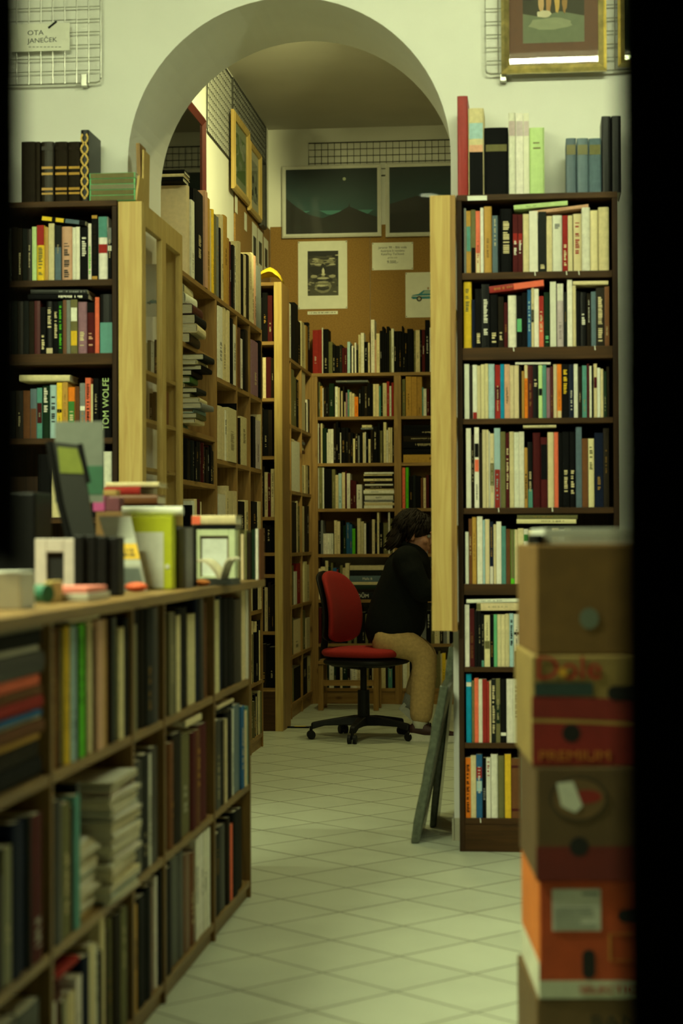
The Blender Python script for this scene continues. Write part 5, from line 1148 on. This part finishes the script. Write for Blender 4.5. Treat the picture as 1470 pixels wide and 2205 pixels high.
crow(1, 1, '121,137,K,.28;137,155,E,.265;155,162,D,.25;162,174,T,.27;174,180,d,.29')
crow(2, 1, '290,310,K,.27;310,324,d,.275;324,329,W,.27;329,346,D,.28')
crow(3, 1, '357,366,D,.25;366,376,N,.27;376,396,D,.285;396,414,E,.27;414,424,M,.265;424,434,N,.265;434,453,M,.27')
crow(4, 1, '466,476,d,.26;476,486,K,.25;486,490,C,.25;490,505,K,.265;505,508,W,.265;508,520,b,.272;520,527,B,.26;527,532,C,.24;532,540,T,.25')
crow(0, 1, '-60,-20,D,.27;-20,5,K,.25;5,16,D,.2;16,32,E,.245;32,52,U,.28;52,64,U,.28;64,70,d,.28;70,98,M,.275')
crow(1, 2, '120,128,W,.2;128,137,M,.24;137,145,E,.19;145,155,C,.185;155,168,C,.19;168,180,W,.21;180,195,U,.24;195,209,C,.25;209,213,W,.24;213,222,K,.22;222,233,C,.29;233,240,D,.25;240,247,E,.27;247,262,D,.27;262,275,E,.27;275,284,K,.26')
crow(2, 2, '290,297,F,.25;297,315,K,.26;315,327,K,.27;327,338,N,.255;338,344,W,.27;344,349,K,.28')
crow(3, 2, '358,372,K,.27;372,388,d,.28;388,402,K,.28;402,414,N,.26;414,424,N,.25;424,430,W,.278;430,436,W,.28;436,442,W,.28;442,448,W,.28;448,454,W,.28')
crow(4, 2, '466,476,d,.24;476,490,K,.25;490,497,D,.26;497,503,s,.23;503,514,K,.26;514,528,D,.25')
crow(0, 2, '-60,-10,K,.26;-10,40,D,.25;40,95,K,.24')
# lying volumes and magazine stacks in the counter
def pile(bay, r_, specs, lab, group, y0, L, kind='old_volume', dp=.24, zb=None, jx=0, spine=True, yawr=.0):
    z = ((CZ1, CZ2, CZ3)[r_] if zb is None else zb) + .0006
    for i, (k, t_) in enumerate(specs):
        M = T((Xc - R.uniform(0, .012) - jx, y0 + R.uniform(0, .02), z + t_)) @ Matrix.Rotation(R.uniform(-yawr, yawr), 4, 'Z') @ RX90 @ LIE
        if not spine: M = M @ T((t_ / 2, dp / 2, L / 2)) @ Matrix.Rotation(PI, 4, 'X') @ T((-t_ / 2, -dp / 2, -L / 2))
        book(kind, M, t_, dp, L - R.uniform(0, .03), k, f'{PAL[k][0]} {kind.replace("_", " ")} lying {ORDS[i]} from the bottom, {lab}', group, None, None, None, 'magazine' if kind == 'magazine' else 'book'); z += t_ + .0007
    return z
gp = 'volumes lying in the nearest counter bay'
pile(0, 0, [('K', .04), ('D', .035), ('F', .008), ('N', .025), ('C', .007), ('B', .011), ('R', .026), ('N', .018), ('s', .02), ('K', .045), ('W', .009), ('K', .028), ('E', .01)], 'top row nearest bay of low counter', gp, cups[1] - .43, .38)
gm = 'magazines stacked in the second counter bay'
ya_ = cy(181); yb_ = cy(220)
mg = 'WWCWWLWWCWWWCWWWWW'
pile(1, 1, [('Y', .016)] + [(mg[i], R.uniform(.007, .012)) for i in range(14)], 'smaller white magazine stack, second counter bay', gm, ya_ + .005, .16, 'magazine', .21, spine=False, yawr=.08, jx=.01)
pile(1, 1, [(mg[(i * 5) % 18], R.uniform(.007, .011)) for i in range(24)] + [('R', .008), ('W', .007), ('K', .009), ('W', .006)], 'tall white magazine stack, second counter bay', gm, yb_ + .01, cups[2] - yb_ - .05, 'magazine', .21, spine=False, yawr=.05, jx=-.02)
gt = 'volumes lying over upright rows in the counter'
pile(1, 0, [('C', .009)], 'over top row, second counter bay', gt, cy(150), .26, zb=CZ1 + .2865 if CT - .025 - CZ1 > .298 else CT - .0355, dp=.18)
pile(3, 1, [('C', .018)], 'over maroon volumes, fourth counter bay', gt, cy(402), .27, zb=CZ2 + .2865, dp=.2)
pile(4, 1, [('K', .014), ('C', .010)], 'over middle row, farthest counter bay', gt, cy(470), .3, zb=CZ2 + .274, dp=.2)
pile(1, 2, [('R', .012)], 'over pale bottom-row volumes, second counter bay', gt, cy(122), .2, zb=CZ3 + .2425, dp=.2)
# ================================================================ things standing on the counter
def on(px0, px1, pyt, Y, k=None, z=None):
    A, B = at(px0, pyt, Y), at(px1, pyt, Y); return A.x, B.x, A.z
ZC = CT + .0008
def upright(name, px0, px1, pyt, Y, dp, m, label, cat, col=None, bevel=.002, lean=0):
    x0, x1, z1 = on(px0, px1, pyt, Y); mb = MB()
    mb.hexa([(x0, Y, ZC), (x1, Y, ZC), (x1, Y + dp, ZC), (x0, Y + dp, ZC)], [(x0 + lean, Y + .0, z1), (x1 + lean, Y, z1), (x1 + lean, Y + dp, z1), (x0 + lean, Y + dp, z1)], col or (1, 1, 1))
    return tag(mb.build(name, m, bevel=bevel), label, cat)
def bk(px0, px1, pyt, Y, dp, k, label, bands=None, letters=None, hard=True):
    x0, x1, z1 = on(px0, px1, pyt, Y); return book('book', T((x0, Y, ZC)), x1 - x0 - .001, dp, z1 - ZC, k, label, 'books standing on the counter top', bands, letters, hard)
Yn = atZ(60, 1326, CT).y
Y0 = 3.62
upright('paper_stack', -90, 44, 1232, 3.40, .1, 'paper', 'pale stack of sheets at the near end of the counter top', 'paper')
x0, x1, z1 = on(60, 98, 1272, 3.72)
tag(MB().tube([(x0, 3.76, ZC + .02), (x1, 3.74, ZC + .02)], .019, 14).build('adhesive_roll', 'green'), 'dark teal roll lying beside the pale stack on the counter', 'roll')
x0, x1, z1 = on(100, 120, 1264, 3.8)
tag(MB().box(x0, x1, 3.78, 3.86, ZC, ZC + .045).build('wooden_block', 'pineV', bevel=.003), 'small tan block between the teal roll and pink papers', 'block')
x0, x1, z1 = on(122, 214, 1270, 4.0)
tag(MB().box(x0, x1 + .01, 3.86, 4.06, ZC, ZC + .016, lin(200, 196, 180)).build('paper_pad', 'paint', bevel=.002), 'white pad lying under the pink papers on the counter', 'paper')
tag(MB().box(x0 + .0, x1 + .005, 3.87, 4.05, ZC + .017, ZC + .030, lin(226, 132, 118)).build('pink_papers', 'paint', bevel=.002), 'pink papers on the white pad before the slide mount', 'paper')
def mount(px0, px1, pyt, Y, label, fw, inner, col=lin(206, 194, 186)):
    x0, x1, z1 = on(px0, px1, pyt, Y); zb = ZC; t = thing('photo_frame', ((x0 + x1) / 2, Y, zb), label, 'frame')
    f = MB(); f.box(x0, x0 + fw, Y, Y + .02, zb, z1, col).box(x1 - fw, x1, Y, Y + .02, zb, z1, col).box(x0 + fw, x1 - fw, Y, Y + .02, z1 - fw * 1.15, z1, col).box(x0 + fw, x1 - fw, Y, Y + .02, zb, zb + fw * 1.1, col)
    f.build('frame', 'paint', t, bevel=.002)
    MB().box(x0 + fw, x1 - fw, Y + .008, Y + .018, zb + fw * 1.1, z1 - fw * 1.15, inner).build('picture', 'paint', t)
    return t
mount(75, 162, 1160, 4.28, 'white-bordered frame with a black square centre on the counter', .028, lin(14, 14, 14))
for i, (a, b, c) in enumerate([(158, 181, 1152), (182, 207, 1152), (208, 231, 1154), (232, 255, 1156)]):
    x0, x1, z1 = on(a, b, c, 4.22 + .01 * (i % 2)); Y = 4.22 + .01 * (i % 2)
    o = tag(MB().box(x0, x1 - .001, Y, Y + .07, ZC, z1).build('ring_binder', 'black', bevel=.004), f'black ring binder, {ORDS[i]} from the white-bordered frame, standing on the counter', 'binder', 'black binders on the counter')
bk(150, 163, 1180, 4.34, .1, 'K', 'thin black book just behind the white-bordered frame') if False else None
# pamphlet leaning
Yp = 4.75
a, b = at(212, 1112, Yp), at(281, 1112, Yp); c, d = at(318, 1268, Yp - .04), at(262, 1268, Yp - .04); zf = ZC
m = MB(); m.hexa([(d.x, Yp - .05, zf), (c.x, Yp - .05, zf), (c.x, Yp - .047, zf), (d.x, Yp - .047, zf)], [(a.x, Yp, a.z), (b.x, Yp, b.z), (b.x, Yp + .003, b.z), (a.x, Yp + .003, a.z)], lin(176, 178, 166))
o = tag(m.build('pamphlet', 'paint'), 'grey leaflet with a yellow title band leaning against the lime folder', 'leaflet')
def onl(f0, f1, g0, g1, col, off=.001):
    L0 = Vector((d.x, Yp - .05, zf)); R0 = Vector((c.x, Yp - .05, zf)); L1 = Vector((a.x, Yp, a.z)); R1 = Vector((b.x, Yp, b.z))
    pt_ = lambda f, g: L0.lerp(L1, g).lerp(R0.lerp(R1, g), f) + Vector((0, -off, 0))
    mm = MB(); mm.hexa([pt_(f0, g0), pt_(f1, g0), pt_(f1, g0) + Vector((0, off * .8, 0)), pt_(f0, g0) + Vector((0, off * .8, 0))], [pt_(f0, g1), pt_(f1, g1), pt_(f1, g1) + Vector((0, off * .8, 0)), pt_(f0, g1) + Vector((0, off * .8, 0))], col); return mm
onl(0, 1, .42, .63, lin(226, 182, 36)).build('title_band', 'paint', o)
m = onl(.1, .9, .1, .3, lin(112, 122, 116)); m.build('printed_image', 'paint', o)
rg = random.Random(3); m = MB()
for g_ in (.54, .48):
    f = .12
    while f < .85:
        q_ = rg.uniform(.02, .05); mm = onl(f, f + q_, g_ - .02, g_ + .02, lin(60, 46, 20), .0016); m.add(mm.v, mm.f, lin(60, 46, 20)); f += q_ + rg.choice([.015, .02, .05])
m.build('printed_text', 'paint', o)
# lime folder with white window
Yg = 4.82
x0, x1, z1 = on(276, 370, 1112, Yg); x1 = min(x1, XC + .0)
t = thing('box_file', ((x0 + x1) / 2, Yg, ZC), 'lime green box file with a large white label panel on the counter', 'box file')
MB().box(x0, x1, Yg, Yg + .05, ZC, z1, lin(190, 196, 28)).build('case', 'paint', t, bevel=.002)
xi = at(352, 1170, Yg).x; MB().box(x0 + .01, xi, Yg - .0012, Yg - .0002, ZC + .004, at(300, 1146, Yg).z, lin(214, 216, 206)).build('label_panel', 'paint', t)
MB().tube([(at(360, 1220, Yg).x, Yg - .002, at(360, 1220, Yg).z), (at(360, 1220, Yg).x, Yg + .004, at(360, 1220, Yg).z)], .006, 14).build('finger_hole', 'white_enamel', t)
x0, x1, z1 = on(262, 392, 1099, Yg + .02)
tag(MB().tube([(x0, Yg + .03, at(300, 1112, Yg).z + .014), (x1, Yg + .03, at(300, 1112, Yg).z + .014)], .0125, 14).build('paper_roll', 'paper'), 'white paper roll lying across the top of the lime box file', 'roll')
bk(374, 381, 1132, 4.9, .1, 'K', 'slim black book beside the lime box file on the counter'); bk(382, 401, 1136, 4.9, .1, 'A', 'grey-spined book beside the lime box file on the counter'); bk(404, 410, 1132, 5.05, .1, 'K', 'slim black book beside the pale picture frame on the counter')
# pale frame with mat, books on top, open book in front
Yf = 5.45
x0, x1, z1 = on(416, 506, 1140, Yf); zt0 = z1
t = thing('photo_frame', ((x0 + x1) / 2, Yf, ZC), 'cream picture frame with pale blank centre behind the open book', 'frame')
fw = .02; f = MB(); cc = lin(196, 206, 168)
f.box(x0, x0 + fw, Yf, Yf + .05, ZC, z1, cc).box(x1 - fw, x1, Yf, Yf + .05, ZC, z1, cc).box(x0 + fw, x1 - fw, Yf, Yf + .05, z1 - fw, z1, cc).box(x0 + fw, x1 - fw, Yf, Yf + .05, ZC, ZC + fw, cc); f.build('frame', 'paint', t, bevel=.002)
MB().box(x0 + fw, x1 - fw, Yf + .012, Yf + .02, ZC + fw, z1 - fw, lin(110, 72, 44)).build('mount', 'paint', t); MB().box(x0 + fw + .004, x1 - fw - .006, Yf + .010, Yf + .0118, ZC + fw + .002, z1 - fw - .006, lin(222, 228, 222)).build('picture', 'paint', t)
book('book', T((x0 - .002, Yf - .002, z1 + .0125)) @ LIE, .012, .13, x1 - x0 + .004, 'K', 'black book lying directly on the cream picture frame', 'books standing on the counter top', None, None, True)
book('book', T((x0 - .004, Yf - .004, z1 + .0125 + .029)) @ LIE, .028, .13, x1 - x0 + .006, 'C', 'cream book with orange spine end lying topmost on the picture frame', 'books standing on the counter top', [(0, .2, 's')], None, True)
Yo = 5.28; xa, xb, z1 = on(424, 507, 1199, Yo); mb = MB(); xm_ = xa + (xb - xa) * .66
def leafblock(xe, sgn, lift, nm, col):
    rings = []
    for i in range(8):
        f_ = i / 7; x = xm_ + (xe - xm_) * f_; zt2 = ZC + .02 + lift * (math.sin(PI * f_ * .5) ** .8) + .012 * math.sin(PI * f_)
        rings.append([(x, Yo - .05, zt2 - .014 * (1 - f_ * .6)), (x, Yo + .09, zt2 - .014 * (1 - f_ * .6)), (x, Yo + .09, zt2), (x, Yo - .05, zt2)])
    mm = MB(); mm.loft(rings); return mm
t = thing('open_book', (xm_, Yo, ZC), 'book lying open before the cream picture frame on the counter', 'book')
leafblock(xa, -1, .05, '', 0).build('page_block', 'pages', t); leafblock(xb, 1, .055, '', 0).build('page_block', 'pages', t)
MB().hexa([(xa, Yo - .052, ZC), (xb, Yo - .052, ZC), (xb, Yo + .092, ZC), (xa, Yo + .092, ZC)], [(xa + .006, Yo - .052, ZC + .018), (xb - .004, Yo - .052, ZC + .018), (xb - .004, Yo + .092, ZC + .018), (xa + .006, Yo + .092, ZC + .018)], lin(48, 52, 46)).build('cover', 'paint', t)
x0, x1, z1 = on(418, 452, 1246, 5.18); m = MB(); m.sphere(((x0 + x1) / 2, 5.18, ZC + .009), ((x1 - x0) / 2, .04, .009), 8, lin(236, 140, 60)); tag(m.build('pencil_case', 'paint', smooth=True), 'small orange pouch beside the open book on the counter', 'pouch')
x0, x1, z1 = on(268, 318, 1256, 4.6); m = MB(); m.sphere(((x0 + x1) / 2, 4.6, ZC + .012), ((x1 - x0) / 2, .03, .012), 8, lin(224, 100, 60)); tag(m.build('pencil_case', 'paint', smooth=True), 'red-orange pouch at the foot of the grey leaflet', 'pouch')
for i, (a, b, c, k) in enumerate([(508, 517, 1140, 'E'), (518, 525, 1150, 'C'), (526, 531, 1142, 'E'), (532, 541, 1146, 'D'), (542, 549, 1140, 'g'), (550, 556, 1139, 'W'), (557, 560, 1138, 'N')]):
    bk(a, b, c, 5.96, .1, k, f'{PAL[k][0]} book, {ORDS[i]} from the picture frame, far end of the counter top', hard=True)
# pile behind, pink box, grey card, display stand
Yq = 5.3; z = ZC
for i, (k, t_, a, b) in enumerate([('D', .05, 228, 330), ('K', .045, 232, 340), ('L', .03, 250, 338), ('K', .04, 250, 344), ('D', .035, 236, 342), ('M', .03, 226, 330), ('N', .028, 220, 338), ('R', .022, 222, 300), ('C', .014, 224, 338)]):
    x0, x1 = at(a, 1050, Yq).x, at(b, 1050, Yq).x
    book('book', T((x0, Yq + .01 * (i % 3), z + t_)) @ Matrix.Rotation(R.uniform(-.06, .06), 4, 'Z') @ LIE, t_, .16, x1 - x0, k, f'{PAL[k][0]} book, {ORDS[i]} from the bottom of the pile behind the lime box file', 'pile of books behind the lime box file', None, None, True); z += t_ + .0006
Ypk = 4.98; x0, x1, z1 = on(200, 256, 1068, Ypk); zpb = at(230, 1101, Ypk).z
o = tag(MB().box(at(206, 1100, Ypk).x, at(290, 1100, Ypk).x, Ypk, Ypk + .13, ZC, zpb - .001).build('storage_box', 'board', bevel=.003), 'plain cardboard box under the small pink box on the counter', 'box')
t = thing('small_box', ((x0 + x1) / 2, Ypk, zpb), 'small pink and mauve box on the plain cardboard box', 'box')
xm2 = at(225, 1080, Ypk).x; MB().box(x0, xm2, Ypk, Ypk + .07, zpb, z1, lin(176, 70, 132)).build('lid', 'paint', t, bevel=.002); MB().box(xm2 + .0005, x1, Ypk + .004, Ypk + .066, zpb, z1 - .004, lin(104, 50, 62)).build('tray', 'paint', t, bevel=.002)
x0, x1, z1 = on(222, 252, 1063, Ypk + .02); MB()
tag(MB().box(x0, x1, Ypk + .012, Ypk + .06, at(230, 1067, Ypk).z + .0015, at(230, 1058, Ypk).z + .004).build('note_block', 'pineX', bevel=.001), 'small cream block of notes on top of the pink box', 'notes')
Yk = 4.67
x0, x1, z1 = on(118, 222, 908, Yk); zk = at(170, 1082, Yk).z
t = thing('display_card', ((x0 + x1) / 2, Yk, ZC), 'grey card with dark green lower part standing above the black binders', 'card')
MB().box(x0, x1, Yk, Yk + .004, zk, z1, lin(108, 114, 104)).build('card', 'paint', t)
MB().box(x0 + .03, x1, Yk - .001, Yk - .0001, zk + .02, zk + (z1 - zk) * .45, lin(44, 92, 66)).build('printed_image', 'paint', t)
m = MB().tube([((x0 + x1) / 2, Yk + .01, ZC), ((x0 + x1) / 2, Yk + .01, zk + .05)], .012, 10); m.box((x0 + x1) / 2 - .06, (x0 + x1) / 2 + .06, Yk - .03, Yk + .06, ZC, ZC + .012); m.build('stand', 'black', t)
Ys = 4.5
def lp(px, py): return at(px, py, Ys)
t = thing('display_easel', (lp(150, 1200).x, Ys, ZC), 'dark leaning easel with a yellow-green picture behind the binders', 'easel')
m = MB(); pts = [(104, 950), (172, 958), (206, 1168), (150, 1172)]
bp_ = [lp(*p) for p in pts]; inner_ = [lp(*p) for p in [(124, 962), (166, 966), (182, 1020), (130, 1018)]]
m.poly([(p.x, p.z) for p in bp_], Ys, Ys + .012, lin(26, 28, 24)); m.build('backboard', 'paint', t)
MB().poly([(p.x, p.z) for p in inner_], Ys - .002, Ys - .0003, lin(112, 122, 40)).build('picture', 'paint', t)
m = MB().tube([lp(106, 950), lp(128, 1080), lp(156, 1190)], .009, 8).tube([lp(172, 956), lp(190, 1040)], .007, 8); m.build('frame', 'black', t)
fz = lp(150, 1192); MB().box(fz.x - .03, fz.x + .04, Ys - .008, Ys + .1, ZC, fz.z).build('foot', 'black', t, bevel=.003)
Yd = 4.46
x0, x1, z1 = on(-20, 108, 1000, Yd); x1 = at(76, 1200, Yd).x
o = tag(MB().box(x0, x1, Yd, Yd + .16, ZC, at(40, 1060, Yd).z).build('monitor_box', 'black', bevel=.006), 'large black case standing at the shaded near end of the counter', 'case')
# ================================================================ cardboard boxes
BR = math.radians(5.5); YBX = 3.72
cB = Vector((at(1158, 1600, YBX).x, YBX, 0))
def bm_at(dx, dy, rot): return T((cB.x + dx, cB.y + dy, 0)) @ Matrix.Rotation(BR + rot, 4, 'Z')
bz = lambda y: at(1250, y, YBX).z
BW, BD = .5, .40
brown = lin(132, 98, 58); cardc = lin(112, 88, 54)
def carton(name, M, z0, z1, label, face_col=lin(100, 76, 40), side_col=None, w_=BW, d_=BD):
    t = thing(name, M @ Vector((w_ / 2, d_ / 2, z0)), label, 'box')
    mb = MB(); mb.box(0, w_, 0, d_, z0, z1, face_col, M=M); 
    for k in range(6):
        if k == 4: mb.c[k] = side_col or face_col
    mb.build('carton', 'cardprint', t, bevel=.004)
    return t
def fprint(t, M, name, fn, m='cardprint'):
    mb = MB(); fn(mb, M); return mb.build(name, m, t)
def fr_text(mb, M, s, size, x, z, col, sx=1, y=-.0016, align='LEFT'): mb.text(s, size, M @ T((x, y, z)) @ RXT @ Matrix.Diagonal((sx, 1, 1, 1)), col, align=align)
def oval(cx, cz, rx, rz, n=24): return [(cx + rx * math.cos(2 * PI * i / n), cz + rz * math.sin(2 * PI * i / n)) for i in range(n)]
def stadium(cx, cz, w_, h_, n=10):
    r = min(w_, h_) / 2; p = []
    for i in range(2 * n):
        a = 2 * PI * i / (2 * n); p.append((cx + r * math.cos(a) + (w_ / 2 - r) * (1 if math.cos(a) > 0 else -1), cz + r * math.sin(a) + (h_ / 2 - r) * (1 if math.sin(a) > 0 else -1)))
    return p
hole = lambda mb, M, pts: mb.poly(pts, -.0012, -.0002, lin(12, 11, 9), M=M)
# bottom, partly below the picture
zz = [0.0, bz(2152), bz(1897), bz(1651), bz(1411), bz(1172)]
M0 = bm_at(-.006, 0, .01); t = carton('cardboard_box', M0, .001, zz[1] - .001, 'brown cardboard box at the bottom of the stack with dark block letters')
fprint(t, M0, 'printed_lettering', lambda mb, M: fr_text(mb, M, 'BAN', .04, .105, zz[1] - .062, lin(48, 44, 30), 1.2))
M1 = bm_at(.0, .0, 0); t = carton('cardboard_box', M1, zz[1], zz[2] - .001, 'orange-red fruit box with white label and white lower band', lin(176, 70, 24), lin(210, 116, 40)); a, b = zz[1], zz[2] - .001; h = b - a
def pr(mb, M):
    mb.box(0, BW, -.0008, -.0001, a, a + h * .15, lin(190, 194, 172), M=M); mb.box(-.0008, -.0001, 0, BD, a, a + h * .3, lin(214, 214, 190), M=M)
    fr_text(mb, M, 'SÉLECTION', .021, .078, a + h * .045, lin(176, 40, 24), 1.25)
    for x0, x1, z0, z1 in ((.138, .3, .32, .325), (.138, .3, .545, .55), (.138, .141, .32, .55), (.297, .3, .32, .55)): mb.box(x0, x1, -.0012, -.0003, a + h * z0, a + h * z1, lin(190, 140, 60), M=M)
    fr_text(mb, M, 'BIO', .03, .16, a + h * .39, lin(196, 150, 70)) if False else None
fprint(t, M1, 'printed_band', pr)
fprint(t, M1, 'hand_hole', lambda mb, M: hole(mb, M, stadium(.098, a + h * .29, .026, .058))); fprint(t, M1, 'hand_hole', lambda mb, M: hole(mb, M, stadium(.205, a + h * .70, .1, .026)))
def pl(mb, M):
    mb.box(.026, .122, -.0016, -.0002, a + h * .575, a + h * .93, lin(196, 198, 186), M=M); rg = random.Random(2)
    for i in range(7): mb.box(.03, .03 + rg.uniform(.05, .086), -.002, -.0015, a + h * (.59 + .028 * i), a + h * (.6 + .028 * i), lin(140, 146, 140), M=M)
    mb.box(.085, .118, -.002, -.0015, a + h * .88, a + h * .9, lin(90, 94, 90), M=M)
fprint(t, M1, 'paper_label', pl)
M2 = bm_at(-.005, -.006, -.005); t = carton('cardboard_box', M2, zz[2], zz[3] - .001, 'brown fruit box with torn white sticker and maroon lower band', lin(92, 70, 38)); a2, h2 = zz[2], zz[3] - zz[2] - .001
def pr(mb, M):
    mb.box(0, BW, -.0008, -.0001, a2, a2 + h2 * .3, lin(104, 26, 18), M=M)
    mb.poly(oval(.085, a2 + h2 * .72, .058, h2 * .2), -.0011, -.0003, lin(58, 46, 26), M=M); mb.poly(oval(.085, a2 + h2 * .72, .052, h2 * .18), -.0014, -.0005, lin(110, 84, 48), M=M)
    mb.poly(oval(.1, a2 + h2 * .74, .03, h2 * .06), -.0017, -.0008, lin(140, 34, 24), M=M)
fprint(t, M2, 'printed_band', pr); fprint(t, M2, 'hand_hole', lambda mb, M: hole(mb, M, oval(.085, a2 + h2 * .3, .019, .019)))
fprint(t, M2, 'torn_sticker', lambda mb, M: mb.poly([(.041, a2 + h2 * .86), (.074, a2 + h2 * .875), (.092, a2 + h2 * .66), (.078, a2 + h2 * .6), (.062, a2 + h2 * .63), (.05, a2 + h2 * .66)], -.0022, -.0016, lin(218, 220, 204), M=M), 'paint')
M3 = bm_at(-.012, -.004, .0); t = carton('cardboard_box', M3, zz[3], zz[4] - .001, 'cream and red banana box with rounded red lettering', lin(150, 126, 70), lin(150, 126, 70)); a3, h3 = zz[3], zz[4] - zz[3] - .001
def pr(mb, M):
    arcp = [(0, a3 + h3 * .4)] + [(BW * i / 12, a3 + h3 * (.4 - .16 * (i / 12) ** 1.6)) for i in range(1, 13)]
    mb.poly([(0, a3 + h3 * .01), (BW, a3 + h3 * .01)] + arcp[::-1], -.0008, -.0001, lin(140, 32, 24), M=M)
    mb.poly([p for p in arcp] + [(x, z + .006) for x, z in arcp[::-1]], -.0011, -.0003, lin(186, 150, 80), M=M)
    arc2 = [(x, z + .008) for x, z in arcp]; mb.poly(arc2 + [(x, z + h3 * .2) for x, z in arc2[::-1]] , -.0008, -.0001, lin(134, 36, 28), M=M)
    mb.box(.006, .122, -.0013, -.0003, a3 + h3 * .635, a3 + h3 * .755, lin(44, 66, 62), M=M)
    fr_text(mb, M, 'Dole', .066, .006, a3 + h3 * .79, lin(176, 38, 30), 1.02); mb.poly(oval(.062, a3 + h3 * .85, .009, .009), -.0026, -.0012, lin(226, 170, 50), M=M)
    fr_text(mb, M, 'PREMIUM', .028, .012, a3 + h3 * .055, lin(196, 120, 40), 1.25)
fprint(t, M3, 'printed_lettering', pr); fprint(t, M3, 'hand_hole', lambda mb, M: hole(mb, M, oval(.078, a3 + h3 * .3, .018, .018))); fprint(t, M3, 'hand_hole', lambda mb, M: hole(mb, M, stadium(.2, a3 + h3 * .66, .1, .03)))
M4 = bm_at(-.002, .0, .008); t = carton('cardboard_box', M4, zz[4], zz[5] - .001, 'plain brown cardboard box topmost in the stack', lin(124, 92, 44), lin(124, 92, 44)); a4, h4 = zz[4], zz[5] - zz[4] - .001
fprint(t, M4, 'round_sticker', lambda mb, M: mb.poly(oval(.105, a4 + h4 * .33, .019, .021), -.0014, -.0002, lin(112, 124, 108), M=M), 'paint')
zt5 = bz(1137); z = zz[5]; i = 0; n5 = 8
for i in range(n5):
    th = (zt5 - zz[5]) / n5
    tag(MB().box(.018 + R.uniform(-.003, .003), .42 + R.uniform(-.01, .01), .02, .3 + R.uniform(-.01, .01), z, z + th - .0006, lin(236, 238, 226) if i != 3 else lin(206, 212, 196), M=M4).build('magazine', 'paint', bevel=.001), f'pale magazine, {ORDS[i]} up in the pile on the topmost cardboard box', 'magazine', 'magazines on the topmost box'); z += th
tag(MB().box(.003, .0165, .012, .2, zz[5], zt5 - .012, lin(16, 16, 16), M=M4).build('book', 'cover', bevel=.001), 'slim black book standing beside the magazines on the topmost box', 'book')
# ================================================================ lights
def area(name, loc, rot, sx, sy, e, col=(.92, 1, .5), spread=None):
    l = bpy.data.lights.new(name, 'AREA'); l.shape = 'RECTANGLE'; l.size = sx; l.size_y = sy; l.energy = e; l.color = col
    if spread: l.spread = spread
    o = bpy.data.objects.new(name, l); COL.objects.link(o); o.location = loc; o.rotation_euler = rot; return o
TC = (.91, 1, .56)
def tube_light(x, y, z, L_, label, e, tm='tube'):
    t = thing('ceiling_light', (x, y, z), label, 'light')
    MB().box(x - L_ / 2, x + L_ / 2, y - .05, y + .05, z + .03, z + .08).build('housing', 'white_enamel', t, bevel=.004)
    MB().tube([(x - L_ / 2 + .03, y, z), (x + L_ / 2 - .03, y, z)], .014, 12).build('tube', tm, t)
    for s in (-1, 1):
        MB().box(x + s * (L_ / 2 - .02) - .012, x + s * (L_ / 2 - .02) + .012, y - .02, y + .02, z - .018, z + .0295).build('end_cap', 'white_enamel', t)
        MB().tube([(x + s * L_ * .35, y, z + .08), (x + s * L_ * .35, y, CE - .001)], .003, 6).build('hanger', 'iron', t)
    area('tube_glow', (x, y, z - .02), (0, 0, 0), L_, .06, e, TC)
tube_light(-1.45, 5.05, 3.48, 1.3, 'long fluorescent ceiling light before the arch wall, on the counter side', 4, 'tube_dim')
tube_light(.36, 5.05, 3.48, 1.3, 'long fluorescent ceiling light before the arch wall, on the boxes side', 1)
tube_light(-2.1, 3.25, 3.3, 1.3, 'long fluorescent ceiling light nearest the shop door over the counter', 125, 'tube_dim')
for i, y in enumerate((8.5, 10.6)):
    x = -.9; t = thing('downlight', (x, y, CE - .03), f'round white ceiling downlight, {("nearer", "farther")[i]} of the pair over the back room', 'light')
    MB().tube([(x, y, CE - .03), (x, y, CE - .001)], .09, 24).build('housing', 'white_enamel', t); MB().tube([(x, y, CE - .034), (x, y, CE - .0305)], .075, 24).build('diffuser', 'lampdisc', t)
    area('downlight_glow', (x, y, CE - .04), (0, 0, 0), .14, .14, (12, 11)[i], (1, .95, .38), math.radians(150))
def added_spot(loc, aim, e, ang, label):  # unseen spot lamps added to brighten the upper back room walls
    loc = Vector(loc); d = (Vector(aim) - loc).normalized()
    t = thing('fill_spot', loc, label, 'light')
    MB().tube([loc - d * .10, loc - d * .02, loc], [.03, .038, .044], 18).build('lamp_head', 'white_enamel', t, smooth=True)
    MB().tube([loc + d * .0005, loc + d * .003], [.036, .036], 18).build('bulb', 'lampdisc', t)
    MB().tube([loc - d * .06 + Vector((0, 0, .02)), (loc.x, loc.y, CE - .02)], .007, 8).tube([(loc.x, loc.y, CE - .03), (loc.x, loc.y, CE - .001)], .035, 16).build('mounting_arm', 'iron', t)
    l = bpy.data.lights.new('spot_glow', 'SPOT'); l.energy = e; l.color = (1, .98, .38); l.spot_size = math.radians(ang); l.spot_blend = .45; l.shadow_soft_size = .03
    o = bpy.data.objects.new('spot_glow', l); COL.objects.link(o); o.location = loc + d * .012; o.rotation_euler = d.to_track_quat('-Z', 'Y').to_euler()
added_spot((-.75, 9.7, 3.86), (-1.05, 13.2, 2.75), 42, 44, 'added unseen spotlight aimed at the rear cork wall and its framed landscapes')
added_spot((-.55, 8.9, 3.86), (-1.9, 10.8, 3.25), 240, 62, 'added unseen spotlight aimed at the side wall above the art books')
# ---------------------------------------------------------------- the mass of small books
o = MASS.build('small_books', ['cover', 'pages']); o['kind'] = 'stuff'; o['label'] = 'hundreds of small books on the far back room shelves'; o['category'] = 'books'
